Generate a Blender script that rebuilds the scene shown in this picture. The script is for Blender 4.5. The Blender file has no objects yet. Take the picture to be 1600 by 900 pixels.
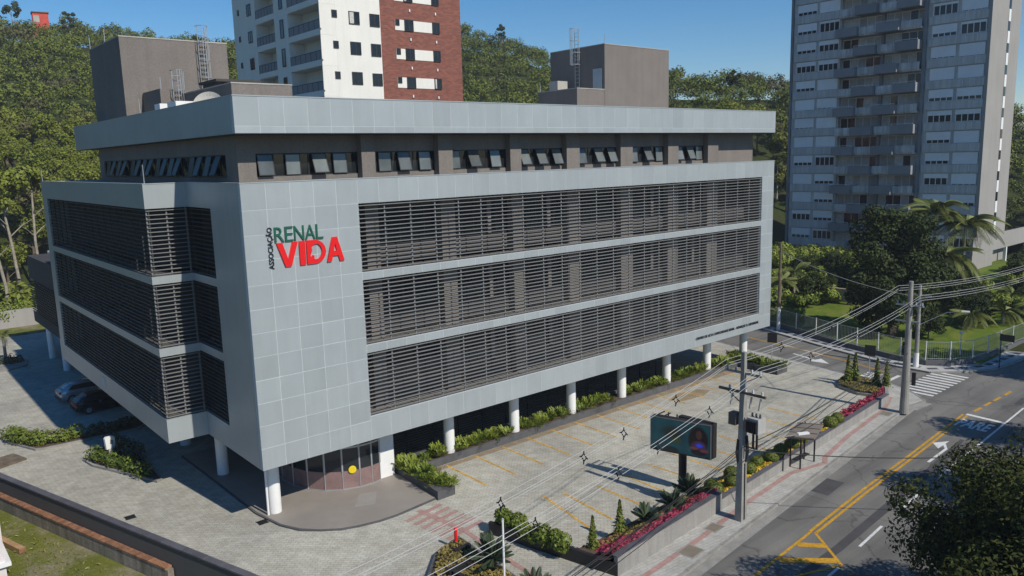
import bpy, math, random
import numpy as np
from mathutils import Vector, Matrix
R = math.radians
random.seed(7)
rng = np.random.default_rng(7)
scene = bpy.context.scene
COL = scene.collection

# ------------------------------------------------------------------ camera
cam_d = bpy.data.cameras.new('camera')
cam_d.sensor_width = 36.0
cam_d.lens = 27.525
cam_d.clip_start = 0.5
cam_d.clip_end = 6000
cam = bpy.data.objects.new('camera', cam_d)
COL.objects.link(cam)
YAW, PITCH, ROLL = 0.7023, -0.1654, -0.0273
_f = Vector((math.sin(YAW) * math.cos(PITCH), math.cos(YAW) * math.cos(PITCH), math.sin(PITCH)))
_r = Vector((math.cos(YAW), -math.sin(YAW), 0))
_u = _r.cross(_f)
_c, _s = math.cos(ROLL), math.sin(ROLL)
_r, _u = _c * _r + _s * _u, -_s * _r + _c * _u
CAM = Vector((-13.98, -35.69, 18.117))
m = Matrix.Identity(4)
for i in range(3):
    m[i][0] = _r[i]; m[i][1] = _u[i]; m[i][2] = -_f[i]; m[i][3] = CAM[i]
cam.matrix_world = m
scene.camera = cam

# ------------------------------------------------------------------ world, sun, exposure
SUN_EL, SUN_AZ = R(41.6), math.atan2(0.113, -0.994)      # azimuth measured from +Y towards +X
world = bpy.data.worlds.new('World'); scene.world = world; world.use_nodes = True
nt = world.node_tree; nt.nodes.clear()
sky = nt.nodes.new('ShaderNodeTexSky'); sky.sky_type = 'NISHITA'; sky.sun_disc = False
sky.sun_elevation = SUN_EL; sky.sun_rotation = SUN_AZ
sky.altitude = 0; sky.air_density = 1.0; sky.dust_density = 0.0; sky.ozone_density = 5.0
bg = nt.nodes.new('ShaderNodeBackground'); bg.inputs[1].default_value = 0.095
out = nt.nodes.new('ShaderNodeOutputWorld')
hs = nt.nodes.new('ShaderNodeHueSaturation'); hs.inputs['Saturation'].default_value = 1.32; nt.links.new(sky.outputs[0], hs.inputs['Color']); nt.links.new(hs.outputs[0], bg.inputs[0]); nt.links.new(bg.outputs[0], out.inputs[0])
sun_d = bpy.data.lights.new('sun', 'SUN'); sun_d.energy = 4.4; sun_d.angle = R(0.53); sun_d.color = (1.0, 0.94, 0.83)
sun = bpy.data.objects.new('sun', sun_d); COL.objects.link(sun)
to_sun = Vector((math.sin(SUN_AZ) * math.cos(SUN_EL), math.cos(SUN_AZ) * math.cos(SUN_EL), math.sin(SUN_EL)))
sun.rotation_euler = to_sun.to_track_quat('Z', 'Y').to_euler()
sun.location = to_sun * 200
scene.view_settings.view_transform = 'Standard'
scene.view_settings.look = 'None'
scene.view_settings.exposure = 0.09
scene.view_settings.gamma = 1.0

# ------------------------------------------------------------------ materials
def _mat(name):
    mt = bpy.data.materials.new(name); mt.use_nodes = True
    n = mt.node_tree; b = n.nodes['Principled BSDF']
    return mt, n, b
def _ramp(n, fac, c0, c1, p0=0.3, p1=0.7):
    r = n.nodes.new('ShaderNodeValToRGB')
    r.color_ramp.elements[0].position = p0; r.color_ramp.elements[1].position = p1
    r.color_ramp.elements[0].color = (*c0, 1); r.color_ramp.elements[1].color = (*c1, 1)
    n.links.new(fac, r.inputs[0]); return r
def _coord(n, shift=True):
    t = n.nodes.new('ShaderNodeTexCoord')
    if not shift: return t.outputs['Object']
    oi = n.nodes.new('ShaderNodeObjectInfo')
    ad = n.nodes.new('ShaderNodeVectorMath'); ad.operation = 'MULTIPLY_ADD'
    cx = n.nodes.new('ShaderNodeCombineXYZ')
    for k in range(3): n.links.new(oi.outputs['Random'], cx.inputs[k])
    n.links.new(cx.outputs[0], ad.inputs[0]); ad.inputs[1].default_value = (37, 53, 11)
    n.links.new(t.outputs['Object'], ad.inputs[2]); return ad.outputs[0]
def _noise(n, vec, scale, detail=4, rough=0.55):
    x = n.nodes.new('ShaderNodeTexNoise'); x.inputs['Scale'].default_value = scale
    x.inputs['Detail'].default_value = detail; x.inputs['Roughness'].default_value = rough
    n.links.new(vec, x.inputs['Vector']); return x.outputs['Fac']
def _mix(n, a, b, fac, mode='MIX'):
    x = n.nodes.new('ShaderNodeMix'); x.data_type = 'RGBA'; x.blend_type = mode
    for sock, v in ((x.inputs[6], a), (x.inputs[7], b)):
        if isinstance(v, tuple): sock.default_value = (*v, 1)
        else: n.links.new(v, sock)
    if isinstance(fac, (int, float)): x.inputs[0].default_value = fac
    else: n.links.new(fac, x.inputs[0])
    return x.outputs[2]
def _bump(n, b, h, strength, dist=0.02):
    x = n.nodes.new('ShaderNodeBump'); x.inputs['Strength'].default_value = strength; x.inputs['Distance'].default_value = dist
    n.links.new(h, x.inputs['Height']); n.links.new(x.outputs[0], b.inputs['Normal'])
def mul(c, k): return tuple(min(1.0, v * k) for v in c)

def solid(name, col, rough=0.7, var=0.12, scale=1.5, fine=0.06, fscale=25, metal=0.0, spec=0.4, bump=0.0, objvar=0.0, streak=0.0):
    mt, n, b = _mat(name)
    v = _coord(n)
    c = _ramp(n, _noise(n, v, scale), mul(col, 1 - var), mul(col, 1 + var)).outputs[0]
    if fine: c = _mix(n, c, _ramp(n, _noise(n, v, fscale, 2), (1 - 2 * fine,) * 3, (1.0,) * 3).outputs[0], 1.0, 'MULTIPLY')
    if streak:
        mp = n.nodes.new('ShaderNodeMapping'); mp.inputs['Scale'].default_value = (1.6, 1.6, 0.08); n.links.new(v, mp.inputs[0])
        c = _mix(n, c, _ramp(n, _noise(n, mp.outputs[0], 1.5, 5, 0.7), (1 - streak,) * 3, (1,) * 3, 0.35, 0.6).outputs[0], 1.0, 'MULTIPLY')
    if objvar:
        oi = n.nodes.new('ShaderNodeObjectInfo')
        c = _mix(n, c, _ramp(n, oi.outputs['Random'], (1 - objvar,) * 3, (1,) * 3, 0, 1).outputs[0], 1.0, 'MULTIPLY')
    n.links.new(c, b.inputs['Base Color'])
    b.inputs['Roughness'].default_value = rough; b.inputs['Metallic'].default_value = metal
    b.inputs['Specular IOR Level'].default_value = spec
    if bump: _bump(n, b, _noise(n, v, fscale, 3), bump)
    return mt

def pavers(name, c1, c2, mortar, bw, bh, rot=0.0, var=0.25):
    mt, n, b = _mat(name)
    t = n.nodes.new('ShaderNodeTexCoord')
    mp = n.nodes.new('ShaderNodeMapping'); mp.inputs['Rotation'].default_value = (0, 0, rot)
    n.links.new(t.outputs['Object'], mp.inputs[0])
    br = n.nodes.new('ShaderNodeTexBrick'); br.inputs['Scale'].default_value = 1
    br.inputs['Color1'].default_value = (*c1, 1); br.inputs['Color2'].default_value = (*c2, 1); br.inputs['Mortar'].default_value = (*mortar, 1)
    br.inputs['Brick Width'].default_value = bw; br.inputs['Row Height'].default_value = bh
    br.inputs['Mortar Size'].default_value = 0.012; br.inputs['Mortar Smooth'].default_value = 0.3
    n.links.new(mp.outputs[0], br.inputs['Vector'])
    v = t.outputs['Object']
    big = _ramp(n, _noise(n, v, 0.13, 6, 0.65), (1 - var,) * 3, (1 + var * 0.4, 1 + var * 0.36, 1 + var * 0.25)).outputs[0]
    c = _mix(n, br.outputs['Color'], big, 1.0, 'MULTIPLY')
    mid = _ramp(n, _noise(n, v, 1.3, 5, 0.7), (0.82, 0.8, 0.76), (1.06, 1.06, 1.06), 0.35, 0.65).outputs[0]
    c = _mix(n, c, mid, 1.0, 'MULTIPLY')
    fine = _ramp(n, _noise(n, v, 9, 3, 0.7), (0.86,) * 3, (1.08,) * 3).outputs[0]
    c = _mix(n, c, fine, 1.0, 'MULTIPLY')
    n.links.new(c, b.inputs['Base Color']); b.inputs['Roughness'].default_value = 0.85
    b.inputs['Specular IOR Level'].default_value = 0.25
    _bump(n, b, br.outputs['Fac'], -0.25, 0.01)
    return mt

def leafmat(name, dark, light, attr=None, rough=0.55, spec=0.3, third=None, rw=0.75):
    mt, n, b = _mat(name)
    g = n.nodes.new('ShaderNodeNewGeometry')
    if attr:
        a = n.nodes.new('ShaderNodeAttribute'); a.attribute_name = attr; rnd = a.outputs['Fac']
    else:
        rnd = n.nodes.new('ShaderNodeObjectInfo').outputs['Random']
    t = n.nodes.new('ShaderNodeTexCoord')
    isl = g.outputs['Random Per Island']
    no = _noise(n, t.outputs['Object'], 0.7, 3)
    ma = n.nodes.new('ShaderNodeMath'); ma.operation = 'MULTIPLY_ADD'; n.links.new(isl, ma.inputs[0]); ma.inputs[1].default_value = 0.55
    n.links.new(no, ma.inputs[2])
    mb = n.nodes.new('ShaderNodeMath'); mb.operation = 'MULTIPLY_ADD'; n.links.new(rnd, mb.inputs[0]); mb.inputs[1].default_value = rw
    n.links.new(ma.outputs[0], mb.inputs[2])
    r = _ramp(n, mb.outputs[0], dark, light, 0.45, 1.55).outputs[0]
    if third:
        f_ = _ramp(n, rnd, (0, 0, 0), (0.75,) * 3, 0.78, 0.95).outputs[0]
        r = _mix(n, r, third, f_)
    n.links.new(r, b.inputs['Base Color'])
    b.inputs['Roughness'].default_value = rough; b.inputs['Specular IOR Level'].default_value = spec
    return mt

def glassmat(name, col=(0.02, 0.025, 0.03), rough=0.06, spec=0.4):
    return solid(name, col, rough, 0.3, 0.6, 0, 1, 0, spec, objvar=0.4)

M = {}
M['acm'] = solid('aluminium_composite', (0.40, 0.437, 0.45), 0.42, 0.06, 0.35, 0.02, 60, 0.25, 0.5, objvar=0.09, streak=0.05)
M['acm_seam'] = solid('pale_sealant', (0.51, 0.555, 0.57), 0.6, 0.05)
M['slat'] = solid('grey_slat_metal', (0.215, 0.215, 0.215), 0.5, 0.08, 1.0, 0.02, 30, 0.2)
M['slat_dark'] = solid('painted_shade_slat_metal', (0.06, 0.06, 0.062), 0.5, 0.08, 1.0, 0.02, 30, 0.2)  # slat metal darkened for the unlit left faces; shade is in the colour
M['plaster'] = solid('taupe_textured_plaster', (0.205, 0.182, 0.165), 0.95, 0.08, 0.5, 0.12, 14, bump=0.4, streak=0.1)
M['plaster_in'] = solid('painted_shade_plaster', (0.11, 0.101, 0.096), 0.95, 0.08, 0.5, 0.12, 14, streak=0.1)  # taupe plaster darkened, recess shade painted into its colour
M['plaster_dark'] = solid('charcoal_and_shade_plaster', (0.06, 0.057, 0.057), 0.9, 0.1, 0.5, 0.08, 14)  # charcoal of annex and canopy; painted shade on the side core wall
M['concrete'] = solid('pale_concrete', (0.40, 0.385, 0.35), 0.9, 0.15, 0.8, 0.08, 12, bump=0.2)
M['soffit'] = solid('soffit_paint', (0.22, 0.22, 0.22), 0.9, 0.05)
M['white'] = solid('white_paint', (0.76, 0.76, 0.75), 0.6, 0.03, 1.2, 0.02, 10)
M['black'] = solid('black_metal', (0.018, 0.018, 0.02), 0.45, 0.2)
M['frame'] = solid('dark_window_frame', (0.028, 0.028, 0.03), 0.5, 0.1)
M['glass'] = glassmat('dark_glass')
M['glass_dull'] = glassmat('dull_dark_glass', (0.03, 0.035, 0.035), 0.3, 0.12)
M['glass_sky'] = glassmat('tilted_sash_glass', (0.16, 0.175, 0.17), 0.12, 0.6)
M['galv'] = solid('galvanised_steel', (0.42, 0.44, 0.46), 0.4, 0.08, 2, 0.03, 30, 0.5)
M['dark_room'] = solid('painted_interior_shade', (0.02, 0.02, 0.021), 0.95, 0.2)  # near-black colour stands for the shade of interiors and openings
M['planter'] = solid('dark_grey_rendered_planter', (0.10, 0.10, 0.105), 0.85, 0.12, 0.7, 0.08, 12, streak=0.15)
M['green_sign'] = solid('green_sign_paint', (0.012, 0.105, 0.065), 0.4, 0.03)
M['red_sign'] = solid('red_sign_paint', (0.72, 0.012, 0.014), 0.4, 0.03)
M['navy_sign'] = solid('charcoal_sign_paint', (0.02, 0.022, 0.03), 0.4, 0.03)
M['paver'] = pavers('grey_interlocking_pavers', (0.50, 0.49, 0.435), (0.425, 0.415, 0.37), (0.27, 0.265, 0.24), 0.36, 0.18, R(45), 0.3)
M['walk'] = pavers('pale_sidewalk_pavers', (0.47, 0.465, 0.44), (0.42, 0.415, 0.395), (0.3, 0.3, 0.28), 0.4, 0.2, R(6), 0.15)
M['red_paver'] = pavers('red_tactile_pavers', (0.43, 0.27, 0.25), (0.39, 0.25, 0.23), (0.3, 0.2, 0.18), 0.4, 0.4, R(0), 0.2)
M['granite'] = solid('brown_granite', (0.30, 0.27, 0.24), 0.6, 0.1, 0.6, 0.12, 30, spec=0.35)
M['kerb'] = solid('kerb_concrete', (0.28, 0.27, 0.25), 0.9, 0.2, 1.2, 0.1, 12)
M['yellow'] = solid('yellow_road_paint', (0.62, 0.33, 0.02), 0.7, 0.12, 2.0, 0.2, 9)
M['yellow_worn'] = solid('worn_yellow_paint', (0.66, 0.38, 0.06), 0.8, 0.25, 1.5, 0.25, 8)
M['road_white'] = solid('white_road_paint', (0.72, 0.72, 0.70), 0.7, 0.08, 2.0, 0.15, 9)
M['pole'] = solid('pole_concrete', (0.32, 0.31, 0.285), 0.9, 0.15, 1.2, 0.1, 14, streak=0.2)
M['wire'] = solid('bare_grey_wire', (0.46, 0.46, 0.45), 0.5, 0.05)
M['cable'] = solid('black_cable', (0.02, 0.02, 0.022), 0.6, 0.05)
M['bark'] = solid('grey_brown_bark', (0.16, 0.125, 0.09), 0.95, 0.3, 2, 0.15, 12, bump=0.3)
M['bark_pale'] = solid('pale_bark', (0.34, 0.30, 0.24), 0.95, 0.3, 2, 0.15, 12, bump=0.3)
M['soil'] = solid('brown_soil', (0.10, 0.068, 0.045), 0.95, 0.3, 1.5, 0.2, 14)
M['mulch'] = solid('ochre_mulch', (0.22, 0.16, 0.07), 0.95, 0.35, 2.5, 0.25, 14)
M['tile'] = solid('orange_clay_brick', (0.34, 0.165, 0.09), 0.85, 0.25, 3, 0.15, 12, objvar=0.35)
M['old_wall'] = solid('stained_old_render', (0.33, 0.28, 0.22), 0.95, 0.25, 0.8, 0.15, 10, streak=0.45, bump=0.3)
M['wall_dark'] = solid('dark_grey_wall_paint', (0.088, 0.083, 0.08), 0.85, 0.08, 0.4, 0.04, 14)
M['coping'] = solid('slate_coping', (0.115, 0.11, 0.125), 0.55, 0.2, 1.5, 0.08, 14, objvar=0.25)
M['timber'] = solid('sawn_timber', (0.42, 0.26, 0.13), 0.8, 0.15, 2, 0.1, 20)
M['pinkwhite'] = solid('pinkish_white_render', (0.66, 0.6, 0.6), 0.8, 0.05)
M['pink_film'] = solid('pinkish_frosted_glass', (0.25, 0.165, 0.155), 0.2, 0.14, 1.4, 0.08, 9, spec=0.5)
M['apt_white'] = solid('cream_white_render', (0.74, 0.72, 0.67), 0.85, 0.03, 0.4, 0.02, 10, streak=0.05)
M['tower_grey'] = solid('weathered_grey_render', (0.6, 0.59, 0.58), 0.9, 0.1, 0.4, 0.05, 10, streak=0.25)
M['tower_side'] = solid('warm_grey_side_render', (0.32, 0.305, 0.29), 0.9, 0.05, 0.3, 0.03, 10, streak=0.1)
M['balc_dark'] = solid('charcoal_balcony_paint', (0.27, 0.27, 0.285), 0.85, 0.08, 0.8, 0.05, 10, objvar=0.15)
M['balc_light'] = solid('pale_stained_balcony', (0.72, 0.72, 0.72), 0.9, 0.15, 0.8, 0.08, 10, streak=0.45, objvar=0.15)
M['shutter'] = solid('white_roller_shutter', (0.86, 0.87, 0.88), 0.6, 0.04, 1, 0.03, 10, objvar=0.1)
M['curtain'] = solid('pale_curtain', (0.7, 0.68, 0.65), 0.9, 0.15, 2, 0.1, 8, objvar=0.45)
M['car_silver'] = solid('silver_car_paint', (0.42, 0.45, 0.48), 0.25, 0.03, 1, 0, 1, 0.6, 0.6)
M['car_black'] = solid('black_car_paint', (0.01, 0.01, 0.012), 0.2, 0.03, 1, 0, 1, 0.1, 0.6)
M['tyre'] = solid('tyre_rubber', (0.015, 0.015, 0.015), 0.9, 0.1)
M['red_lens'] = solid('red_lamp_lens', (0.5, 0.01, 0.02), 0.2, 0.05)
M['amber'] = solid('bright_yellow_plastic', (0.8, 0.6, 0.01), 0.4, 0.05)
M['roofing'] = solid('brown_translucent_roofing', (0.21, 0.18, 0.155), 0.6, 0.15, 1, 0.08, 10)
L = {}
L['hedge'] = leafmat('bright_hedge_leaf', (0.02, 0.05, 0.01), (0.12, 0.155, 0.02))
L['fern'] = leafmat('planter_leaf', (0.04, 0.09, 0.012), (0.19, 0.235, 0.03))
L['dark'] = leafmat('dark_tree_leaf', (0.007, 0.017, 0.005), (0.042, 0.058, 0.016), None, .7, .15)
L['forest'] = leafmat('forest_leaf', (0.012, 0.03, 0.008), (0.155, 0.18, 0.024), None, .6, .2, (0.12, 0.10, 0.055), 1.0)
L['forest_far'] = leafmat('far_forest_leaf', (0.007, 0.022, 0.007), (0.125, 0.15, 0.024), 'tint', .6, .2, (0.10, 0.085, 0.05), 1.0)
L['palm'] = leafmat('palm_leaf', (0.03, 0.055, 0.012), (0.13, 0.15, 0.03))
L['cycad'] = leafmat('cycad_leaf', (0.012, 0.028, 0.014), (0.045, 0.065, 0.03))
L['ball'] = leafmat('clipped_box_leaf', (0.03, 0.055, 0.008), (0.11, 0.135, 0.015))
L['pink'] = leafmat('magenta_petal', (0.05, 0.025, 0.018), (0.36, 0.045, 0.09), 'tint')
L['gold'] = leafmat('golden_groundcover', (0.30, 0.17, 0.01), (0.62, 0.42, 0.02), 'tint')
L['olive'] = leafmat('olive_groundcover', (0.05, 0.05, 0.015), (0.21, 0.165, 0.045), 'tint')
L['red_dark'] = leafmat('dark_reddish_tree_leaf', (0.006, 0.012, 0.004), (0.045, 0.055, 0.013), None, .7, .12)

def asphalt():
    mt, n, b = _mat('worn_asphalt')
    t = n.nodes.new('ShaderNodeTexCoord'); v = t.outputs['Object']
    c = _ramp(n, _noise(n, v, 0.22, 5, 0.6), (0.135, 0.131, 0.122), (0.2, 0.192, 0.177)).outputs[0]
    mp = n.nodes.new('ShaderNodeMapping'); mp.inputs['Rotation'].default_value = (0, 0, R(-3.7)); mp.inputs['Scale'].default_value = (0.03, 0.9, 1)
    n.links.new(v, mp.inputs[0])
    c = _mix(n, c, _ramp(n, _noise(n, mp.outputs[0], 1.0, 4, 0.6), (0.72, 0.71, 0.72), (1.1, 1.1, 1.08), 0.35, 0.65).outputs[0], 1.0, 'MULTIPLY')
    c = _mix(n, c, _ramp(n, _noise(n, v, 40, 2), (0.8,) * 3, (1.15,) * 3).outputs[0], 1.0, 'MULTIPLY')
    vo = n.nodes.new('ShaderNodeTexVoronoi'); vo.feature = 'DISTANCE_TO_EDGE'; vo.inputs['Scale'].default_value = 0.16
    wv = n.nodes.new('ShaderNodeVectorMath'); wv.operation = 'MULTIPLY_ADD'
    nz = n.nodes.new('ShaderNodeTexNoise'); nz.inputs['Scale'].default_value = 0.6; nz.inputs['Detail'].default_value = 5; n.links.new(v, nz.inputs['Vector'])
    n.links.new(nz.outputs['Color'], wv.inputs[0]); wv.inputs[1].default_value = (2.2, 2.2, 0); n.links.new(v, wv.inputs[2])
    n.links.new(wv.outputs[0], vo.inputs['Vector'])
    c = _mix(n, c, _ramp(n, vo.outputs['Distance'], (0.62,) * 3, (1,) * 3, 0.0, 0.012).outputs[0], 1.0, 'MULTIPLY')
    n.links.new(c, b.inputs['Base Color']); b.inputs['Roughness'].default_value = 0.85; b.inputs['Specular IOR Level'].default_value = 0.3
    _bump(n, b, _noise(n, v, 60, 2), 0.15, 0.01)
    return mt
M['asphalt'] = asphalt()
def grassmat(name, a, b2, dry):
    mt, n, b = _mat(name)
    t = n.nodes.new('ShaderNodeTexCoord'); v = t.outputs['Object']
    c = _ramp(n, _noise(n, v, 0.5, 5, 0.65), a, b2).outputs[0]
    c = _mix(n, c, _ramp(n, _noise(n, v, 0.28, 6, 0.7), (0, 0, 0), (1, 1, 1), 0.52, 0.66).outputs[0], 0, 'MIX') if False else c
    x = n.nodes.new('ShaderNodeMix'); x.data_type = 'RGBA'
    n.links.new(_ramp(n, _noise(n, v, 0.35, 6, 0.7), (0, 0, 0), (1, 1, 1), 0.47, 0.62).outputs[0], x.inputs[0])
    n.links.new(c, x.inputs[6]); x.inputs[7].default_value = (*dry, 1)
    c = _mix(n, x.outputs[2], _ramp(n, _noise(n, v, 12, 3, 0.7), (0.7,) * 3, (1.2,) * 3).outputs[0], 1.0, 'MULTIPLY')
    n.links.new(c, b.inputs['Base Color']); b.inputs['Roughness'].default_value = 0.95; b.inputs['Specular IOR Level'].default_value = 0.1
    _bump(n, b, _noise(n, v, 18, 3), 0.6, 0.05)
    return mt
M['lawn'] = grassmat('mown_lawn', (0.075, 0.125, 0.016), (0.14, 0.19, 0.026), (0.16, 0.185, 0.035))
M['yard_grass'] = grassmat('patchy_yard_grass', (0.10, 0.115, 0.02), (0.16, 0.165, 0.035), (0.235, 0.205, 0.135))
M['earth'] = grassmat('forest_floor', (0.03, 0.042, 0.012), (0.05, 0.065, 0.018), (0.045, 0.05, 0.02))

def brickmat():
    mt, n, b = _mat('red_brick_tile')
    t = n.nodes.new('ShaderNodeTexCoord')
    sp = n.nodes.new('ShaderNodeSeparateXYZ'); n.links.new(t.outputs['Object'], sp.inputs[0])
    ad = n.nodes.new('ShaderNodeMath'); n.links.new(sp.outputs[0], ad.inputs[0]); n.links.new(sp.outputs[1], ad.inputs[1])
    cb = n.nodes.new('ShaderNodeCombineXYZ'); n.links.new(ad.outputs[0], cb.inputs[0]); n.links.new(sp.outputs[2], cb.inputs[1])
    br = n.nodes.new('ShaderNodeTexBrick'); n.links.new(cb.outputs[0], br.inputs['Vector']); br.inputs['Scale'].default_value = 1
    br.inputs['Color1'].default_value = (0.26, 0.085, 0.055, 1); br.inputs['Color2'].default_value = (0.155, 0.05, 0.036, 1)
    br.inputs['Mortar'].default_value = (0.17, 0.10, 0.08, 1); br.inputs['Brick Width'].default_value = 0.5; br.inputs['Row Height'].default_value = 0.16
    br.inputs['Mortar Size'].default_value = 0.012
    n.links.new(br.outputs['Color'], b.inputs['Base Color']); b.inputs['Roughness'].default_value = 0.85
    return mt
M['brick'] = brickmat()

# ------------------------------------------------------------------ mesh helpers
class MB:
    def __init__(s): s.v = []; s.f = []
    def add(s, vs, fs):
        o = len(s.v); s.v.extend(vs); s.f.extend([tuple(i + o for i in f) for f in fs]); return s
    def box(s, x0, x1, y0, y1, z0, z1):
        return s.add([(x0, y0, z0), (x1, y0, z0), (x1, y1, z0), (x0, y1, z0), (x0, y0, z1), (x1, y0, z1), (x1, y1, z1), (x0, y1, z1)],
                     [(0, 3, 2, 1), (4, 5, 6, 7), (0, 1, 5, 4), (1, 2, 6, 5), (2, 3, 7, 6), (3, 0, 4, 7)])
    def prism(s, poly, z0, z1):
        a = sum(poly[i][0] * poly[(i + 1) % len(poly)][1] - poly[(i + 1) % len(poly)][0] * poly[i][1] for i in range(len(poly)))
        if a < 0: poly = poly[::-1]
        n = len(poly)
        return s.add([(x, y, z0) for x, y in poly] + [(x, y, z1) for x, y in poly],
                     [tuple(range(n - 1, -1, -1)), tuple(range(n, 2 * n))] + [(i, (i + 1) % n, n + (i + 1) % n, n + i) for i in range(n)])
    def sheet(s, poly, z):
        a = sum(poly[i][0] * poly[(i + 1) % len(poly)][1] - poly[(i + 1) % len(poly)][0] * poly[i][1] for i in range(len(poly)))
        if a < 0: poly = poly[::-1]
        return s.add([(x, y, z) for x, y in poly], [tuple(range(len(poly)))])
    def strip(s, pts, w, z):
        """flat painted strip along a polyline"""
        for (x0, y0), (x1, y1) in zip(pts[:-1], pts[1:]):
            d = math.hypot(x1 - x0, y1 - y0); nx, ny = -(y1 - y0) / d * w / 2, (x1 - x0) / d * w / 2
            s.sheet([(x0 - nx, y0 - ny), (x1 - nx, y1 - ny), (x1 + nx, y1 + ny), (x0 + nx, y0 + ny)], z)
        return s
    def bar(s, a, b, w, h=None, up=(0, 0, 1)):
        """box beam from a to b"""
        a, b = Vector(a), Vector(b); h = h or w; d = (b - a).normalized(); upv = Vector(up)
        if abs(d.dot(upv)) > 0.98: upv = Vector((1, 0, 0))
        r = d.cross(upv).normalized() * w / 2; u = r.cross(d).normalized() * h / 2
        vs = [tuple(p + sr * r + su * u) for p in (a, b) for sr, su in ((-1, -1), (1, -1), (1, 1), (-1, 1))]
        return s.add(vs, [(0, 1, 2, 3), (7, 6, 5, 4), (0, 4, 5, 1), (1, 5, 6, 2), (2, 6, 7, 3), (3, 7, 4, 0)])
    def tube(s, pts, rad, n=6, cap=True):
        pts = [Vector(p) for p in pts]; m_ = len(pts)
        if not hasattr(rad, '__len__'): rad = [rad] * m_
        vs = []
        for i, p in enumerate(pts):
            d = (pts[min(i + 1, m_ - 1)] - pts[max(i - 1, 0)]).normalized()
            up = Vector((0, 0, 1)) if abs(d.z) < 0.9 else Vector((1, 0, 0))
            r = d.cross(up).normalized(); u = r.cross(d)
            vs += [tuple(p + (r * math.cos(2 * math.pi * k / n) + u * math.sin(2 * math.pi * k / n)) * rad[i]) for k in range(n)]
        fs = [(i * n + k, (i + 1) * n + k, (i + 1) * n + (k + 1) % n, i * n + (k + 1) % n) for i in range(m_ - 1) for k in range(n)]
        if cap: fs += [tuple(range(n)), tuple(range(m_ * n - 1, (m_ - 1) * n - 1, -1))]
        return s.add(vs, fs)
    def cyl(s, x, y, z0, z1, r0, r1=None, n=20):
        r1 = r0 if r1 is None else r1
        vs = [(x + r0 * math.cos(2 * math.pi * k / n), y + r0 * math.sin(2 * math.pi * k / n), z0) for k in range(n)]
        vs += [(x + r1 * math.cos(2 * math.pi * k / n), y + r1 * math.sin(2 * math.pi * k / n), z1) for k in range(n)]
        return s.add(vs, [tuple(range(n - 1, -1, -1)), tuple(range(n, 2 * n))] + [(k, (k + 1) % n, n + (k + 1) % n, n + k) for k in range(n)])
    def lathe(s, prof, n=16, c=(0, 0)):
        vs = [(c[0] + r * math.cos(2 * math.pi * k / n), c[1] + r * math.sin(2 * math.pi * k / n), z) for r, z in prof for k in range(n)]
        return s.add(vs, [(i * n + k, i * n + (k + 1) % n, (i + 1) * n + (k + 1) % n, (i + 1) * n + k) for i in range(len(prof) - 1) for k in range(n)])
    def mesh(s, name):
        me = bpy.data.meshes.new(name); me.from_pydata(s.v, [], s.f); me.update(); return me

def link(name, me, mat, parent=None, loc=(0, 0, 0), rz=0.0, smooth=False):
    if mat is not None and not me.materials: me.materials.append(mat)
    if smooth: me.polygons.foreach_set('use_smooth', [True] * len(me.polygons))
    o = bpy.data.objects.new(name, me); COL.objects.link(o); o.location = loc; o.rotation_euler = (0, 0, rz)
    if parent: o.parent = parent
    return o
def obj(name, mb, mat, parent=None, loc=(0, 0, 0), rz=0.0, smooth=False):
    return link(name, mb.mesh(name), mat, parent, loc, rz, smooth)
def tag(o, label=None, cat=None, group=None, kind=None):
    if label: o['label'] = label
    if cat: o['category'] = cat
    if group: o['group'] = group
    if kind: o['kind'] = kind
    return o
def thing(name, label, cat, loc=(0, 0, 0), rz=0.0, group=None):
    o = bpy.data.objects.new(name, None); COL.objects.link(o); o.location = loc; o.rotation_euler = (0, 0, rz)
    return tag(o, label, cat, group)
def struct(name, mb, mat): return tag(obj(name, mb, mat), kind='structure')
def dup(root, loc=None, rz=None, label=None, sc=None):
    def cp(o, par):
        c = o.copy(); COL.objects.link(c)
        if par: c.parent = par
        for ch in KIDS.get(o.name, ()): cp(ch, c)
        return c
    build_kids()
    r = cp(root, None)
    if loc is not None: r.location = loc
    if rz is not None: r.rotation_euler = (0, 0, rz)
    if sc is not None: r.scale = (sc, sc, sc) if not hasattr(sc, '__len__') else sc
    if label: r['label'] = label
    return r
KIDS = {}
def build_kids():
    KIDS.clear()
    for o in COL.objects:
        if o.parent: KIDS.setdefault(o.parent.name, []).append(o)

def np_mesh(name, v, q, tint=None):
    me = bpy.data.meshes.new(name)
    v = np.ascontiguousarray(v, np.float32); q = np.ascontiguousarray(q, np.int32)
    k = q.shape[1]
    me.vertices.add(len(v)); me.vertices.foreach_set('co', v.ravel())
    me.loops.add(q.size); me.loops.foreach_set('vertex_index', q.ravel())
    me.polygons.add(len(q)); me.polygons.foreach_set('loop_start', np.arange(0, q.size, k, dtype=np.int32))
    me.update(calc_edges=True)
    if tint is not None:
        a = me.attributes.new('tint', 'FLOAT', 'POINT'); a.data.foreach_set('value', np.ascontiguousarray(tint, np.float32))
    return me
def unit(a): return a / np.maximum(np.linalg.norm(a, axis=-1, keepdims=True), 1e-9)
def leaf_quads(p, nrm, size, aspect=0.55):
    """one rhombus-shaped leaf spray per point"""
    n_ = len(p)
    t = unit(np.cross(nrm, rng.normal(size=(n_, 3)))); b = np.cross(nrm, t)
    s = (size * rng.uniform(0.6, 1.3, n_))[:, None]
    v = np.stack([p - t * s, p - b * s * aspect + nrm * s * 0.15, p + t * s, p + b * s * aspect + nrm * s * 0.15], 1).reshape(-1, 3)
    return v, np.arange(4 * n_).reshape(-1, 4)
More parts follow.
